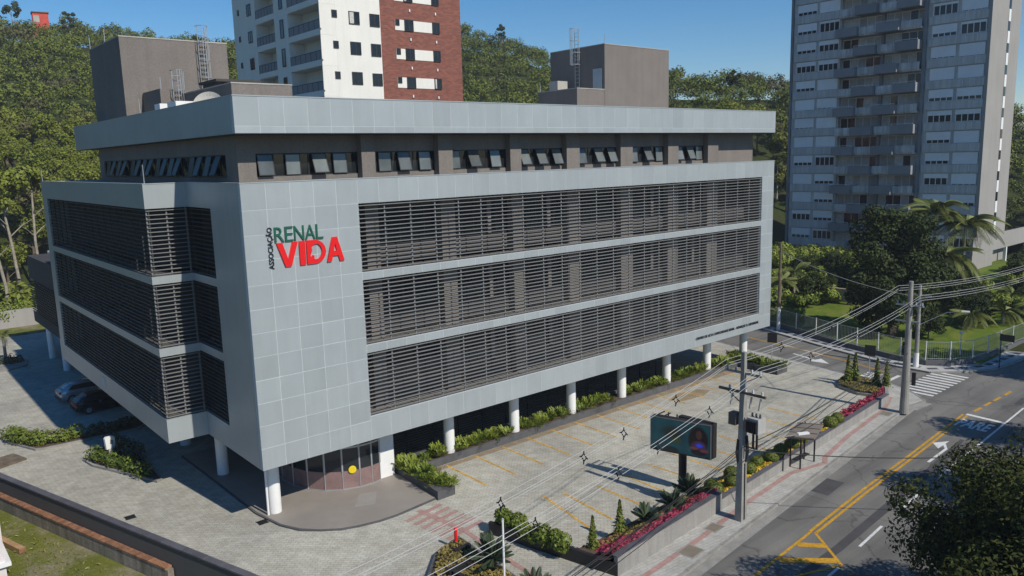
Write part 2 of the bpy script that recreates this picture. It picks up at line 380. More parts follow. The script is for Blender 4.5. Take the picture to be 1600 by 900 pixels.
def leaf_lumps(lumps, per, size, up=0.25, jit=0.7, aspect=0.55, fill=0.35):
    P_, N_ = [], []
    for (cx, cy, cz, r, fz) in lumps:
        d = unit(rng.normal(size=(per, 3)))
        rr = r * (1 - fill * rng.random(per) ** 2) * rng.uniform(0.85, 1.1, per)
        p = d * rr[:, None]; p[:, 2] *= fz
        P_.append(p + np.array((cx, cy, cz))); N_.append(unit(d * 0.9 + rng.normal(size=(per, 3)) * jit * 0.6 + np.array((0, 0, up))))
    return leaf_quads(np.concatenate(P_), np.concatenate(N_), size, aspect)
def crown_lumps(n, rx, rz, cz, lr=(0.28, 0.45), low=-0.6, fz=0.8):
    out_ = []
    while len(out_) < n:
        d = unit(rng.normal(size=3)); k = rng.uniform(0.35, 0.9)
        if d[2] < low: continue
        out_.append((d[0] * rx * k, d[1] * rx * k, cz + d[2] * rz * k, rx * rng.uniform(*lr), fz))
    return out_

# ================================================================== TERRAIN AND GROUND
RID = [(-60, 0.10, 260, 150), (-20, 0.135, 260, 135), (0, 0.15, 265, 128), (8.6, 0.157, 265, 124), (13, 0.155, 255, 124), (20, 0.146, 245, 130),
       (27, 0.146, 250, 140), (37, 0.1545, 255, 140), (43.4, 0.129, 240, 140), (51.6, 0.0988, 195, 128), (60, 0.0897, 200, 134),
       (72, 0.052, 215, 150), (80, 0.03, 230, 150), (95, 0.02, 260, 190), (130, 0.01, 300, 200)]
_ra = np.array([r[0] for r in RID], float); _rt = np.array([r[1] for r in RID]); _rd = np.array([r[2] for r in RID], float); _rf = np.array([r[3] for r in RID], float)
def sstep(t): t = np.clip(t, 0, 1); return t * t * (3 - 2 * t)
def height(x, y):
    x = np.asarray(x, float); y = np.asarray(y, float)
    dx, dy = x - CAM.x, y - CAM.y
    r = np.hypot(dx, dy); az = np.degrees(np.arctan2(dx, dy))
    a = np.clip(az, -60, 130)
    rd, rf = np.interp(a, _ra, _rd), np.interp(a, _ra, _rf)
    zr = np.maximum(CAM.z + np.interp(a, _ra, _rt) * rd - np.interp(a, [15, 36, 50], [6.5, 8.0, 9.5]), 2)
    fade = np.clip((az + 110) / 50, 0, 1) * np.clip((180 - az) / 50, 0, 1)
    t = (r - rf) / (rd - rf)
    bumps = 1.6 * np.sin(x * 0.05 + 1) * np.sin(y * 0.043) + 0.9 * np.sin(x * 0.13) * np.cos(y * 0.11 + 2)
    hill = np.where(t < 1, np.clip(t, 0, 1) ** 0.85 * zr + bumps * sstep(t * 3), zr * (1 - 0.35 * sstep((t - 1) * 0.5))) * fade
    garden = 2.4 * sstep((x - 56) / 40) * sstep((y + 22) / 12)
    rise = 0.9 * sstep((r - 112) / 25) * sstep((y - 60) / 10)
    return -0.2 + garden + rise + hill
azs = np.concatenate([np.arange(-180, -30, 10), np.arange(-30, 100, 1.25), np.arange(100, 181, 10)])
rs = np.concatenate([np.arange(0, 120, 6), np.arange(120, 300, 5), np.array([320, 380, 480, 700, 1200, 2500])]); rs[0] = 0.5
A_, R_ = np.meshgrid(np.radians(azs), rs, indexing='ij')
gx, gy = CAM.x + R_ * np.sin(A_), CAM.y + R_ * np.cos(A_)
gz = height(gx, gy)
na, nr = A_.shape
idx = np.arange(na * nr).reshape(na, nr)
q = np.stack([idx[:-1, :-1], idx[:-1, 1:], idx[1:, 1:], idx[1:, :-1]], -1).reshape(-1, 4)[:, ::-1]
tag(link('ground', np_mesh('ground', np.stack([gx, gy, gz], -1).reshape(-1, 3), q), M['earth'], smooth=True), kind='structure')

# paved forecourt: one slab with a real kerb edge towards the road
def WL(x): return -14.05 + 0.083 * (x - 14)           # foot of the street wall
def KL(x): return -16.05 + 0.104 * (x - 12)           # kerb line
fore = [(-9.2, 14.4), (-2.4, -8.5), (0.3, -15.4), (9.6, WL(9.6)), (41.4, WL(41.4)), (43.2, -11.0), (44.9, -9.6), (45.9, -5.5), (47.7, 6.0), (49.5, 20), (52, 60), (30, 72), (-34, 72), (-34, 66), (-23, 60)]
struct('paved_forecourt', MB().prism(fore, -0.22, 0.0), M['paver'])
walk = [(-30, KL(-30)), (41.4, KL(41.4)), (43.6, -13.3), (45.2, -11.6), (46.1, -9.7), (46.2, -6.6), (48.3, 6.4), (50.1, 20), (52.6, 60), (52.0, 60), (49.5, 20), (47.7, 6.0), (45.9, -5.5), (44.9, -9.6), (43.2, -11.0), (41.4, WL(41.4)), (9.6, WL(9.6)), (0.3, -15.4), (-30, -19)]
struct('sidewalk', MB().prism(walk, -0.22, 0.006), M['walk'])
kp = [(-30, KL(-30)), (41.4, KL(41.4)), (43.6, -13.3), (45.2, -11.6), (46.1, -9.7), (46.2, -6.6), (48.3, 6.4), (50.1, 20), (52.6, 60)]
kb = MB()
for (x0, y0), (x1, y1) in zip(kp[:-1], kp[1:]):
    d = math.hypot(x1 - x0, y1 - y0); nx, ny = (y1 - y0) / d * 0.16, -(x1 - x0) / d * 0.16
    n_ = max(1, int(d / 1.0))
    for k in range(n_):
        a, b = k / n_, (k + 1) / n_ - 0.012 / max(d / n_, .1) / n_
        p0 = (x0 + (x1 - x0) * a, y0 + (y1 - y0) * a); p1 = (x0 + (x1 - x0) * b, y0 + (y1 - y0) * b); j = random.uniform(-0.006, 0.01)
        kb.prism([p0, p1, (p1[0] + nx, p1[1] + ny), (p0[0] + nx, p0[1] + ny)], -0.22, 0.014 + j)
struct('kerb', kb, M['kerb'])
road = [(-60, -40), (160, -33), (160, -12), (70, -14.9), (59.1, -14.15), (55.9, -13.75), (53.4, -12.25), (51.65, -10.6), (51.7, -7.8), (53.6, -1.2), (56.5, 7.2), (59.5, 20), (63, 62), (44, 62), (44, -8), (30, -10), (-60, -19)]
struct('road', MB().sheet(road, -0.12), M['asphalt'])
gut = MB()
for (x0, y0), (x1, y1) in zip(kp[:2], kp[1:3]):
    gut.sheet([(x0, y0 - 0.17), (x0, y0 - 0.75), (x1, y1 - 0.62), (x1, y1 - 0.17)], -0.115)
pt = MB()
pt.sheet([(12.0, -19.9), (19.0, -19.75), (31.6, -18.95), (37.6, -18.2), (37.6, -17.95), (31.4, -18.45), (19.0, -19.3), (12.0, -19.5)], -0.1165)
pt.sheet([(47.5, -18.3), (49.4, -18.2), (49.4, -17.75), (47.5, -17.85)], -0.1165); pt.sheet([(24, -16.4), (26.2, -16.2), (26.1, -15.2), (23.9, -15.4)], -0.1165)
struct('asphalt_patch', pt, solid('dark_asphalt_patch', (0.075, 0.073, 0.075), .9, .15, 1.2, .15, 20))
struct('gutter_strip', gut, M['kerb'])
# far pavement round the garden corner with its dark tiles
farl = [(72, -15.0), (61.6, -14.25), (59.1, -14.1), (55.9, -13.7), (53.4, -12.2), (51.6, -10.55), (51.65, -7.8), (53.55, -1.2), (56.45, 7.2), (59.45, 20), (63, 62)]
farr = [(72, -13.0), (61.6, -12.45), (59.1, -12.3), (56.5, -12.0), (54.5, -11.0), (53.3, -9.6), (53.2, -7.4), (55.1, -0.9), (57.9, 7.0), (60.9, 20), (64.4, 62)]
fp = MB()
for i in range(len(farl) - 1): fp.prism([farl[i], farl[i + 1], farr[i + 1], farr[i]], -0.22, 0.0)
fpo = struct('far_pavement', fp, solid('pale_pavement', (0.42, 0.42, 0.41), 0.9, 0.1))
fk = MB()
for i in range(len(farl) - 1):
    (x0, y0), (x1, y1) = farl[i], farl[i + 1]; d = math.hypot(x1 - x0, y1 - y0); nx, ny = (y1 - y0) / d * 0.14, -(x1 - x0) / d * 0.14
    fk.prism([(x0, y0), (x1, y1), (x1 - nx, y1 - ny), (x0 - nx, y0 - ny)], -0.22, 0.02)
struct('far_kerb', fk, M['kerb'])
tile_me = None
mtile = solid('dark_pavement_tile', (0.075, 0.075, 0.08), 0.9, 0.15)
cl = [((a[0] + b[0]) / 2, (a[1] + b[1]) / 2) for a, b in zip(farl, farr)]
acc = 0.0
for (x0, y0), (x1, y1) in zip(cl[:-2], cl[1:-1]):
    d = math.hypot(x1 - x0, y1 - y0); s_ = acc
    while s_ < d:
        if tile_me is None: tile_me = MB().box(-0.42, 0.42, -0.24, 0.24, 0.0, 0.006).mesh('dark_tile')
        k = s_ / d
        link('dark_tile', tile_me, mtile, fpo, (x0 + (x1 - x0) * k, y0 + (y1 - y0) * k, 0.0), math.atan2(y1 - y0, x1 - x0))
        s_ += 1.35
    acc = s_ - d
# lawn of the garden, following the same terrain
gl = MB()
nx_, ny_ = 40, 34
for i in range(nx_ + 1):
    for j in range(ny_ + 1):
        f_ = i / nx_; y = -12.6 + j / ny_ * 44
        if y < -7.4: x0 = 53.3 + 3.2 * sstep((-8.6 - y) / 3.6) * 1.0
        elif y < 7: x0 = 53.2 + (y + 7.4) / 14.4 * 4.7
        else: x0 = 57.9 + (y - 7) * 0.23
        x = x0 + f_ ** 1.3 * 50
        gl.v.append((x, y, float(height(x, y)) + 0.22 + 0.04 * f_))
gl.f = [(i * (ny_ + 1) + j, (i + 1) * (ny_ + 1) + j, (i + 1) * (ny_ + 1) + j + 1, i * (ny_ + 1) + j + 1) for i in range(nx_) for j in range(ny_)]
tag(obj('lawn', gl, M['lawn'], smooth=True), kind='structure')
struct('yard', MB().sheet([(-9.55, 13.2), (-3.0, -8.7), (-12, -26), (-44, -18), (-40, 40), (-17, 38)], -0.03), M['yard_grass'])

# painted markings on the road
ZR = -0.113
mk = MB()
for x0, x1, ya, yb in ((16.4, 17.4, -20.43, -20.37), (19.88, 22.62, -20.11, -19.89), (25.02, 27.57, -19.77, -19.56), (30.2, 47.0, -19.43, -18.62)): mk.strip([(x0, ya), (x1, yb)], 0.13, ZR)
mk.strip([(42.9, -16.4), (42.7, -18.75)], 0.34, ZR)
for k in range(10):
    x = 45.55 + k * 0.735
    mk.sheet([(x - 0.16, -13.2), (x + 0.16, -13.2), (x + 0.2, -10.62), (x - 0.12, -10.62)], ZR)
mk.strip([(46.2, -9.2), (49.2, -9.15)], 0.3, ZR)
mk.sheet([(32.4, -18.2), (35.3, -18.08), (35.3, -17.92), (32.4, -18.04)], ZR)
mk.sheet([(35.3, -18.08), (36.2, -17.62), (36.2, -17.42), (35.3, -17.9)], ZR)
mk.sheet([(35.0, -17.66), (36.75, -17.62), (35.75, -17.02)], ZR + 0.001)
mk.sheet([(49.8, 0.6), (49.0, -1.9), (49.2, -1.95), (50.0, 0.55)], ZR); mk.sheet([(48.5, -1.7), (49.9, -2.1), (48.8, -3.4)], ZR)
mk.strip([(52.3, 3.0), (51.2, -1.5)], 0.12, ZR)
struct('white_road_markings', mk, M['road_white'])
my = MB()
for o_ in (-0.14, 0.14): my.strip([(19.65, -17.94 + o_), (25.85, -17.46 + o_), (32.22, -17.09 + o_), (42.7, -16.4 + o_)], 0.15, ZR)
my.strip([(19.65, -17.85), (14.2, -18.25)], 0.14, ZR); my.strip([(19.65, -18.05), (17.7, -20.36)], 0.14, ZR); my.strip([(17.7, -20.36), (13.2, -18.6)], 0.12, ZR)
for (a, b, w) in (((18.0, -18.05), (18.8, -19.0), 0.42), ((16.1, -18.25), (17.9, -20.0), 0.42)): my.strip([a, b], w, ZR + 0.001)
for a, b in (((43.85, -16.55), (45.06, -16.58)), ((45.6, -16.6), (46.8, -16.6)), ((47.3, -16.64), (48.6, -16.65)), ((49.3, -16.7), (50.6, -16.7))): my.strip([a, b], 0.2, ZR)
for o_ in (-0.1, 0.1): my.strip([(57.5 + o_, 25), (52.77 + o_, 7.76), (51.61 + o_, 0.25), (50.53 + o_, -4.5), (49.3 + o_, -8.3)], 0.09, ZR)
struct('yellow_road_markings', my, M['yellow'])
# parking bays in worn yellow
pk = MB()
for k in range(14):
    x = 11.6 + k * 2.18
    if x < 41: pk.strip([(x, 1.05), (x - 0.08, -2.85 if k < 7 else -1.9)], 0.14, 0.006)
for x0, y0, x1, y1 in ((12.9, -6.0, 11.9, -10.9), (13.9, -6.6, 13.5, -10.6), (15.9, -7.3, 15.8, -11.2), (18.1, -7.2, 18.0, -10.3), (20.3, -7.2, 20.5, -11.0), (22.6, -7.0, 22.7, -10.9), (24.9, -6.9, 25.0, -10.8), (27.2, -6.8, 27.3, -10.6), (29.6, -6.6, 29.7, -10.5), (32.0, -6.5, 32.1, -10.3), (34.4, -6.4, 34.5, -10.2)):
    pk.strip([(x0, y0), (x1, y1)], 0.14, 0.006)
struct('parking_bay_lines', pk, M['yellow_worn'])
# ochre dust strip along the planter
struct('ochre_stain', MB().sheet([(30.8, -.4), (32.6, .2), (34.6, -.2), (35.2, -1.0), (33.6, -1.5), (31.4, -1.2)], 0.004), pavers('stained_pavers', (0.38, 0.30, 0.19), (0.33, 0.26, 0.17), (0.2, 0.17, 0.13), 0.42, 0.2, R(45), 0.35))
struct('stained_paver_band', MB().sheet([(10.4, 1.22), (42.0, 1.42), (42.0, 0.55), (10.4, 0.75)], 0.003), pavers('dusty_pavers', (0.34, 0.27, 0.19), (0.29, 0.235, 0.17), (0.2, 0.17, 0.13), 0.42, 0.2, R(45), 0.25))
# red tactile paving: sidewalk guide line, entrance path and crossing
tp = MB()
tp.strip([(-20, -18.0), (10.9, -15.12), (15.3, -14.72), (19.5, -14.12), (25.0, -13.62), (26.6, -13.95), (27.8, -14.2), (28.6, -13.78), (33, -13.0), (39.6, -12.25), (42.8, -11.3)], 0.3, 0.012)
tp.strip([(7.35, -6.4), (7.1, -9.5), (6.9, -15.1)], 0.28, 0.012)
struct('tactile_guide_path', tp, M['red_paver'])
cw = MB()
for k in range(6):
    f_ = k / 5; cx0, cy0 = 7.0 + 0.4 * f_, -3.25 - 3.0 * f_
    cw.sheet([(cx0 - 1.2, cy0 - 0.42), (cx0 + 1.25, cy0 + 0.0), (cx0 + 1.25, cy0 + 0.30), (cx0 - 1.2, cy0 - 0.12)], 0.008)
cw.strip([(6.95, -2.9), (7.38, -6.4)], 0.32, 0.012)
struct('red_crossing', cw, M['red_paver'])
# granite entrance platform
arc = [(0.4, 14.0), (0.5, 8.1), (0.55, 2.7), (0.9, 0.5), (1.4, -0.6), (2.1, -1.4), (2.9, -2.0), (3.7, -2.3), (4.8, -2.55), (5.8, -2.6), (7.3, -2.45), (8.8, -2.3), (8.6, 2.6), (9, 14)]
struct('entrance_platform', MB().prism(arc, -0.02, 0.1), M['granite'])
struct('platform_edge', MB().prism([(x * 1.0 + (-0.1 if x < 1.5 else 0), y - (0.09 if y < 0 else 0)) for x, y in arc], -0.02, 0.085), M['planter'])
struct('pale_floor_slab', MB().sheet([(4.6, -0.35), (5.6, 0.9), (6.5, 0.55), (5.6, -0.8)], 0.104), solid('pale_granite', (0.31, 0.29, 0.265), 0.6, 0.08))

# ================================================================== CLINIC BUILDING
W, ZT, ZB = 44.94, 17.25, 3.32
OX0, OX1 = 6.09, 43.21
OPEN = [(12.43, 15.99), (8.56, 12.02), (4.645, 8.12)]
cl_ = thing('clinic_building', 'grey metal clad four storey clinic with dark louvres on white columns', 'building')
ROWS = [17.25, 16.0, 14.83, 13.64, 12.45, 11.3, 10.15, 9.0, 7.85, 6.7, 5.57, 4.43, 3.32]
_pm = {}
def panel(x0, x1, z0, z1, y0=0.0, y1=0.05):
    g = 0.0145; w, h = x1 - x0 - 2 * g, z1 - z0 - 2 * g
    key = (round(w, 3), round(h, 3))
    if key not in _pm: _pm[key] = MB().box(0, w, 0, y1 - y0, 0, h).mesh('panel')
    o = link('panel', _pm[key], M['acm'], cl_, (x0 + g, y0 + random.uniform(-0.003, 0.003), z0 + g))
xs_l = [OX0 * k / 5 for k in range(6)]
xs_o = [OX0 + (OX1 - OX0) * k / 30 for k in range(31)]
xs_r = [OX1, OX1 + 0.86, W]
for xs in (xs_l, xs_r):
    for a, b in zip(xs[:-1], xs[1:]):
        for z1, z0 in zip(ROWS[:-1], ROWS[1:]): panel(a, b, z0, z1)
for z0, z1 in ((15.99, 17.25), (12.02, 12.43), (8.12, 8.56), (3.32, 4.645)):
    for a, b in zip(xs_o[:-1], xs_o[1:]): panel(a, b, z0, z1)
bk = MB()
for x0, x1, z0, z1 in ((0.01, OX0 - .003, ZB + .01, ZT - .01), (OX1 + .003, W - .01, ZB + .01, ZT - .01)): bk.box(x0, x1, 0.007, 0.3, z0, z1)
for z0, z1 in ((15.993, 17.24), (12.023, 12.427), (8.123, 8.557), (3.33, 4.642)): bk.box(OX0, OX1, 0.008, 0.3, z0, z1)
obj('panel_backing', bk, M['acm_seam'], cl_)
# roof fascia, front row of panels
RB, RT = 19.52, 21.2
for k in range(37):
    a, b = W * k / 37, W * (k + 1) / 37
    panel(a, b, 19.86, RT); panel(a, b, RB, 19.86)
obj('fascia_backing', MB().box(0.01, W - .01, 0.007, 0.3, RB + .01, RT - .01), M['acm_seam'], cl_)
obj('fascia_side', MB().box(0.0, 0.3, 0.301, 31.3, RB, RT).box(W - 0.3, W, 0.301, 31.3, RB, RT).box(0.301, W - .301, 31.0, 31.3, RB, RT), M['acm'], cl_)
obj('roof_slab', MB().box(0.3, W - 0.3, 0.3, 31.0, RB + 0.04, 20.7), M['concrete'], cl_)
obj('roof_soffit', MB().box(0.05, W - 0.05, 0.06, 31.2, RB - 0.03, RB + 0.03), M['black'], cl_)
obj('coping', MB().box(-0.02, W + .02, -0.02, 0.32, RT, RT + 0.05).box(-0.02, 0.32, 0.32, 31.3, RT, RT + 0.05).box(-0.02, W + .02, -0.02, 0.32, ZT, ZT + 0.04)
    .box(-2.17, 0.0, 7.38, 7.7, ZT, ZT + .04).box(-2.17, -1.85, 7.7, 34, ZT, ZT + .04).box(-0.02, 0.3, 0.32, 7.38, ZT, ZT + .04), M['acm'], cl_)
# left side cladding (plain, joints not visible)
sd = MB()
sd.box(-0.0, 0.3, 0.301, 4.02, ZB, ZT)                                   # solid flank next to the corner
for z0, z1 in ((15.99, 17.25), (12.02, 12.43), (8.12, 8.56), (3.32, 4.645)):
    sd.box(0.0, 0.3, 4.022, 7.4, z0, z1)
    sd.box(-2.15, 0.298, 7.402, 7.7, z0, z1)
    sd.box(-2.15, -1.85, 7.702, 32.5, z0, z1)
sd.box(-2.15, -1.85, 32.502, 34.0, ZB, ZT)
sd.box(-1.85, W - 0.3, 33.7, 34.0, ZB, ZT); sd.box(W - 0.3, W, 0.301, 34.0, ZB, ZT)
obj('side_cladding', sd, M['acm'], cl_)
obj('service_hatch', MB().box(-2.17, -2.149, 20.3, 21.3, 3.75, 4.35), M['acm_seam'], cl_)
# floor slabs and under-building soffit
fs = MB()
for z0, z1 in ((12.05, 12.40), (8.15, 8.53), (3.36, 4.60)):
    fs.box(0.31, 44.6, 0.302, 33.6, z0, z1); fs.box(-1.84, 0.305, 7.71, 33.6, z0, z1)
fs.box(0.31, 44.6, 0.303, 33.6, 16.9, 17.2); fs.box(-1.84, 0.305, 7.71, 33.6, 16.9, 17.2)
obj('floor_slab', fs, solid('slab_screed', (.26, .245, .22), .9, .15), cl_)
# core walls: strips with real window bands between them
PX = [(7.04, 7.85), (11.96, 12.94), (17.27, 18.15), (22.06, 23.24), (27.25, 28.5), (32.42, 33.62), (37.26, 38.6)]
bays = [(1.5, 7.04)] + [(PX[i][1], PX[i + 1][0]) for i in range(6)]
bays2 = bays + [(38.6, 43.0)]
cw_ = MB(); sc_w = MB(); uw_ = MB()
levels = [(4.6, 8.12), (8.53, 12.02), (12.4, 15.99)]
for f0, f1 in levels:
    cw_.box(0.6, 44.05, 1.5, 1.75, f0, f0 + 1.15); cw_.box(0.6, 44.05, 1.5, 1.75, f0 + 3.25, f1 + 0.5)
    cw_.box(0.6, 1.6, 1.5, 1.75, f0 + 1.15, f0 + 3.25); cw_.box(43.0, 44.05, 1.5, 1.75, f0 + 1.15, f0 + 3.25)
    sc_w.box(1.2, 1.45, 1.76, 8.9, f0, f1 + .5); sc_w.box(-0.7, 1.19, 8.65, 8.9, f0, f1 + .5); sc_w.box(-0.7, -0.45, 8.91, 33.0, f0, f1 + .5)
uw_.box(0.6, 44.05, 1.5, 1.75, 17.2, 17.5); uw_.box(0.6, 44.05, 1.5, 1.75, 18.62, 19.5)
uw_.box(0.6, 1.5, 1.5, 1.75, 17.5, 18.62); uw_.box(38.6, 44.05, 1.5, 1.75, 17.5, 18.62)
uw_.box(0.6, 0.85, 1.76, 27, 17.2, 17.5); uw_.box(0.6, 0.85, 1.76, 27, 18.62, 19.5); uw_.box(0.6, 0.85, 1.76, 3.0, 17.5, 18.62); uw_.box(0.6, 0.85, 26.1, 27, 17.5, 18.62)
uw_.box(0.6, 44.05, 27, 27.3, 17.2, 19.5); uw_.box(43.8, 44.05, 1.76, 27, 17.2, 19.5)
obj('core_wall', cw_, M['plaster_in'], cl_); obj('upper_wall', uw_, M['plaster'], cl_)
obj('side_core_wall', sc_w, M['plaster_dark'], cl_)  # dark colour paints in the shade behind the left louvres
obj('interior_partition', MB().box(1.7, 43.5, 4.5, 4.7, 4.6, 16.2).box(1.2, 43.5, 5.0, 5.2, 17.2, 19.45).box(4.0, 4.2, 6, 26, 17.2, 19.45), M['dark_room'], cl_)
for a, b in PX:
    obj('pilaster', MB().box(a, b, 1.05, 1.498, 4.6, 8.15).box(a, b, 1.05, 1.498, 8.53, 12.05).box(a, b, 1.05, 1.498, 12.4, 16.9).box(a, b, 1.05, 1.498, 17.2, 19.49), M['plaster'], cl_)
# windows behind the louvres
def window(x0, x1, z0, z1, y, n, parent, name='window'):
    fr = MB(); t = 0.05
    fr.box(x0, x1, y - 0.03, y + 0.05, z0, z0 + t).box(x0, x1, y - 0.03, y + 0.05, z1 - t, z1)
    for k in range(n + 1):
        x = x0 + (x1 - x0) * k / n; x = min(max(x, x0 + t / 2), x1 - t / 2)
        fr.box(x - t / 2, x + t / 2, y - 0.028, y + 0.048, z0 + t, z1 - t)
    f = obj(name, fr, M['frame'], parent)
    obj('pane', MB().box(x0 + t, x1 - t, y + 0.005, y + 0.02, z0 + t, z1 - t), M['glass'], f)
    return f
for f0, f1 in levels:
    for a, b in bays2: window(a, b, f0 + 1.15, f0 + 3.25, 1.6, 5, cl_)
    # light pier inside some bays
    for k, (a, b) in enumerate(bays2):
        if k in (0, 2, 3, 5, 6): obj('mullion_pier', MB().box(a + (b - a) * 0.62, a + (b - a) * 0.62 + 0.28, 1.42, 1.52, f0 + 1.15, f0 + 3.25), M['plaster'], cl_)
# upper storey ribbon windows with tilted sashes
sash_fr = MB().box(0, .8, -.02, .02, 0, .04).box(0, .8, -.02, .02, 1.0, 1.04).box(0, .04, -.02, .02, .04, 1.0).box(.76, .8, -.02, .02, .04, 1.0).mesh('sash')
sash_gl = MB().box(.04, .76, -.008, .008, .04, 1.0).mesh('pane')
sill_me = MB().box(-.02, .82, -.05, 0.0, -.1, -.06).box(-.02, .0, -.05, 0.0, -.06, 0.0).box(.8, .82, -.05, 0.0, -.06, 0.0).mesh('sash_stay')
tilts = {0: [(1.55, 12), (3.0, 3), (4.4, 22), (5.6, 5)], 1: [(8.3, 4), (9.5, 16), (10.9, 6)], 2: [(13.0, 3), (14.3, 26), (16.0, 12)], 3: [(18.3, 26), (19.7, 26), (21.1, 22)],
         4: [(23.4, 16), (25.0, 26), (26.3, 24)], 5: [(28.7, 8), (30.1, 26), (31.5, 5)], 6: [(33.8, 18), (35.1, 24), (36.3, 4)]}
for k, (a, b) in enumerate(bays):
    f = window(a, b, 17.5, 18.62, 1.6, 6, cl_)
    for x, tl in tilts[k]:
        s_ = link('sash', sash_fr, M['frame'], f, (x, 1.53, 17.54)); s_.rotation_euler = (R(-tl), 0, 0)
        s_.location = (x, 1.53 - math.sin(R(tl)) * 1.04, 17.54 + (1 - math.cos(R(tl))) * 1.04)
        p_ = link('pane', sash_gl, M['glass_sky'], f, s_.location); p_.rotation_euler = s_.rotation_euler
f = None
fr = MB()
for z in (17.5, 18.57): fr.box(0.66, 0.74, 3.0, 26.1, z, z + .05)
for k in range(25): fr.box(0.665, 0.735, 3.0 + k * 0.9625 - .025, 3.0 + k * .9625 + .025, 17.55, 18.57)
f = obj('window', fr, M['frame'], cl_)
obj('pane', MB().box(0.70, 0.715, 3.05, 26.05, 17.55, 18.57), M['glass'], f)
sash_dk = MB().box(.04, .76, -.008, .008, .04, 1.0).mesh('pane')
for k, y in enumerate([3.6, 4.9, 6.2, 7.4, 9.5, 10.7, 11.9, 13.2, 14.6, 15.9, 17.1, 18.4, 20.2, 21.6, 22.9, 24.3]):
    tl = [24, 17, 22, 12][k % 4]
    s_ = link('sash', sash_fr, M['frame'], f); p_ = link('pane', sash_dk, M['glass_dull'], f)
    for o in (s_, p_):
        o.rotation_mode = 'XYZ'; o.rotation_euler = (R(-tl), 0, R(-90))
        o.location = (0.63 - math.sin(R(tl)) * 1.04, y + 0.8, 17.54 + (1 - math.cos(R(tl))) * 1.04)
# louvre screens: brackets as the screen, every blade its own piece
NS = 16
def louvre(axis, a, b, fix, z0, z1, mat, step=1.62, off=0.12):
    br = MB(); n = max(1, int(round((b - a) / step)))
    for k in range(n + 1):
        p = a + (b - a) * k / n
        if k == 0: p += 0.06
        if k == n: p -= 0.06
        if axis == 'x': br.box(p - .035, p + .035, fix + .125, fix + .19, z0, z1)
        else: br.box(fix + .14, fix + .2, p - .025, p + .025, z0, z1)
    sc_ = obj('louvre_screen', br, mat, cl_)
    pit = (z1 - z0) / NS
    bl = MB(); t = 0.02
    prof = [(0.02, -0.022), (0.12, -0.016), (0.12, 0.02), (0.02, 0.014)]
    if axis == 'x': vs = [(x, d_, z) for x in (a + .01, b - .01) for d_, z in prof]
    else: vs = [(d_, y, z) for y in (a + .01, b - .01) for d_, z in prof]
    fsq = [(0, 1, 2, 3), (7, 6, 5, 4)] + [(k, k + 4, (k + 1) % 4 + 4, (k + 1) % 4) for k in range(4)]
    if axis == 'x': fsq = [f_[::-1] for f_ in fsq]
    me = MB().add(vs, fsq).mesh('slat')
    for k in range(NS):
        z = z0 + (k + 0.5) * pit
        link('slat', me, mat, sc_, (0, fix, z) if axis == 'x' else (fix, 0, z))
for z0, z1 in OPEN:
    louvre('x', OX0, OX1, 0.02, z0, z1, M['slat'])
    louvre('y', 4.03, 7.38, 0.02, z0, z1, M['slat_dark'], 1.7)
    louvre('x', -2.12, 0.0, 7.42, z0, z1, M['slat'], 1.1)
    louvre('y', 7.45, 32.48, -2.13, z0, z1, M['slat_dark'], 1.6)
# louvre end reveal
obj('reveal', MB().box(OX1 + .002, OX1 + .3, 0.3, 1.5, 4.6, 16.0), M['plaster'], cl_); obj('reveal', MB().box(0.31, OX0 - .01, 0.301, 0.33, 3.6, 17.0), M['plaster'], cl_)
# columns
col_me = MB().cyl(0, 0, 0, 3.34, 0.33, n=28).mesh('column')
for x in (12.5, 17.75, 23.0, 28.25, 33.5, 38.75, 44.0): link('column', col_me, M['white'], cl_, (x, 1.95, 0.02), smooth=False)
for x, y in ((1.3, 2.1), (1.2, 9.2), (1.3, 16.2), (2.5, 24.0), (1.2, 31), (6.5, 14)): link('column', col_me, M['white'], cl_, (x, y, 0.0))
for c in (12.5, 17.75, 23, 28.25, 33.5, 38.75):
    for y in (12, 22, 31): link('column', col_me, M['white'], cl_, (c, y, 0))
obj('downpipe', MB().cyl(0.86, 1.95, 0.1, 3.32, 0.06, n=10), M['white'], cl_)
# curved entrance glazing
GA = [(7.48, 1.78), (6.9, 1.68), (6.15, 1.72), (5.25, 2.05), (4.45, 2.62), (3.85, 3.5), (3.5, 4.6), (3.4, 5.8), (3.55, 7.0), (4.0, 8.2)]
gl_ = MB(); film = MB(); mu = MB()
for (x0, y0), (x1, y1) in zip(GA[:-1], GA[1:]):
    gl_.bar((x0, y0, 2.2), (x1, y1, 2.2), 0.02, 2.2, (0, 0, 1)) if False else gl_.prism([(x0, y0), (x1, y1), (x1 + .02, y1 + .02), (x0 + .02, y0 + .02)], 1.16, 3.3)
    film.prism([(x0, y0), (x1, y1), (x1 + .02, y1 + .02), (x0 + .02, y0 + .02)], 0.14, 1.16)
    mu.bar((x0, y0, 2.52), (x1, y1, 2.52), 0.1, 0.1); mu.bar((x0, y0, 0.12), (x1, y1, 0.12), 0.1, 0.06)
for x, y in GA: mu.box(x - .045, x + .045, y - .045, y + .045, 1.16, 3.32).box(x - .02, x + .02, y - .03, y + .03, 0.14, 1.16)
eg = obj('entrance_glazing', mu, M['galv'], cl_)
obj('upper_glass', gl_, M['glass'], eg); obj('frosted_glass', film, M['pink_film'], eg)
dsc = MB(); dsc.lathe([(0.0, 0.03), (0.2, 0.03), (0.22, 0.02), (0.22, 0.0), (0.0, 0.0)], 24)
ds = obj('round_notice', dsc, M['amber'], cl_, (5.75, 1.80, 1.22)); ds.rotation_euler = (R(90), 0, R(-18))
obj('entrance_wall', MB().box(7.5, 8.52, 1.9, 9.0, 0.05, 3.34), M['white'], cl_)
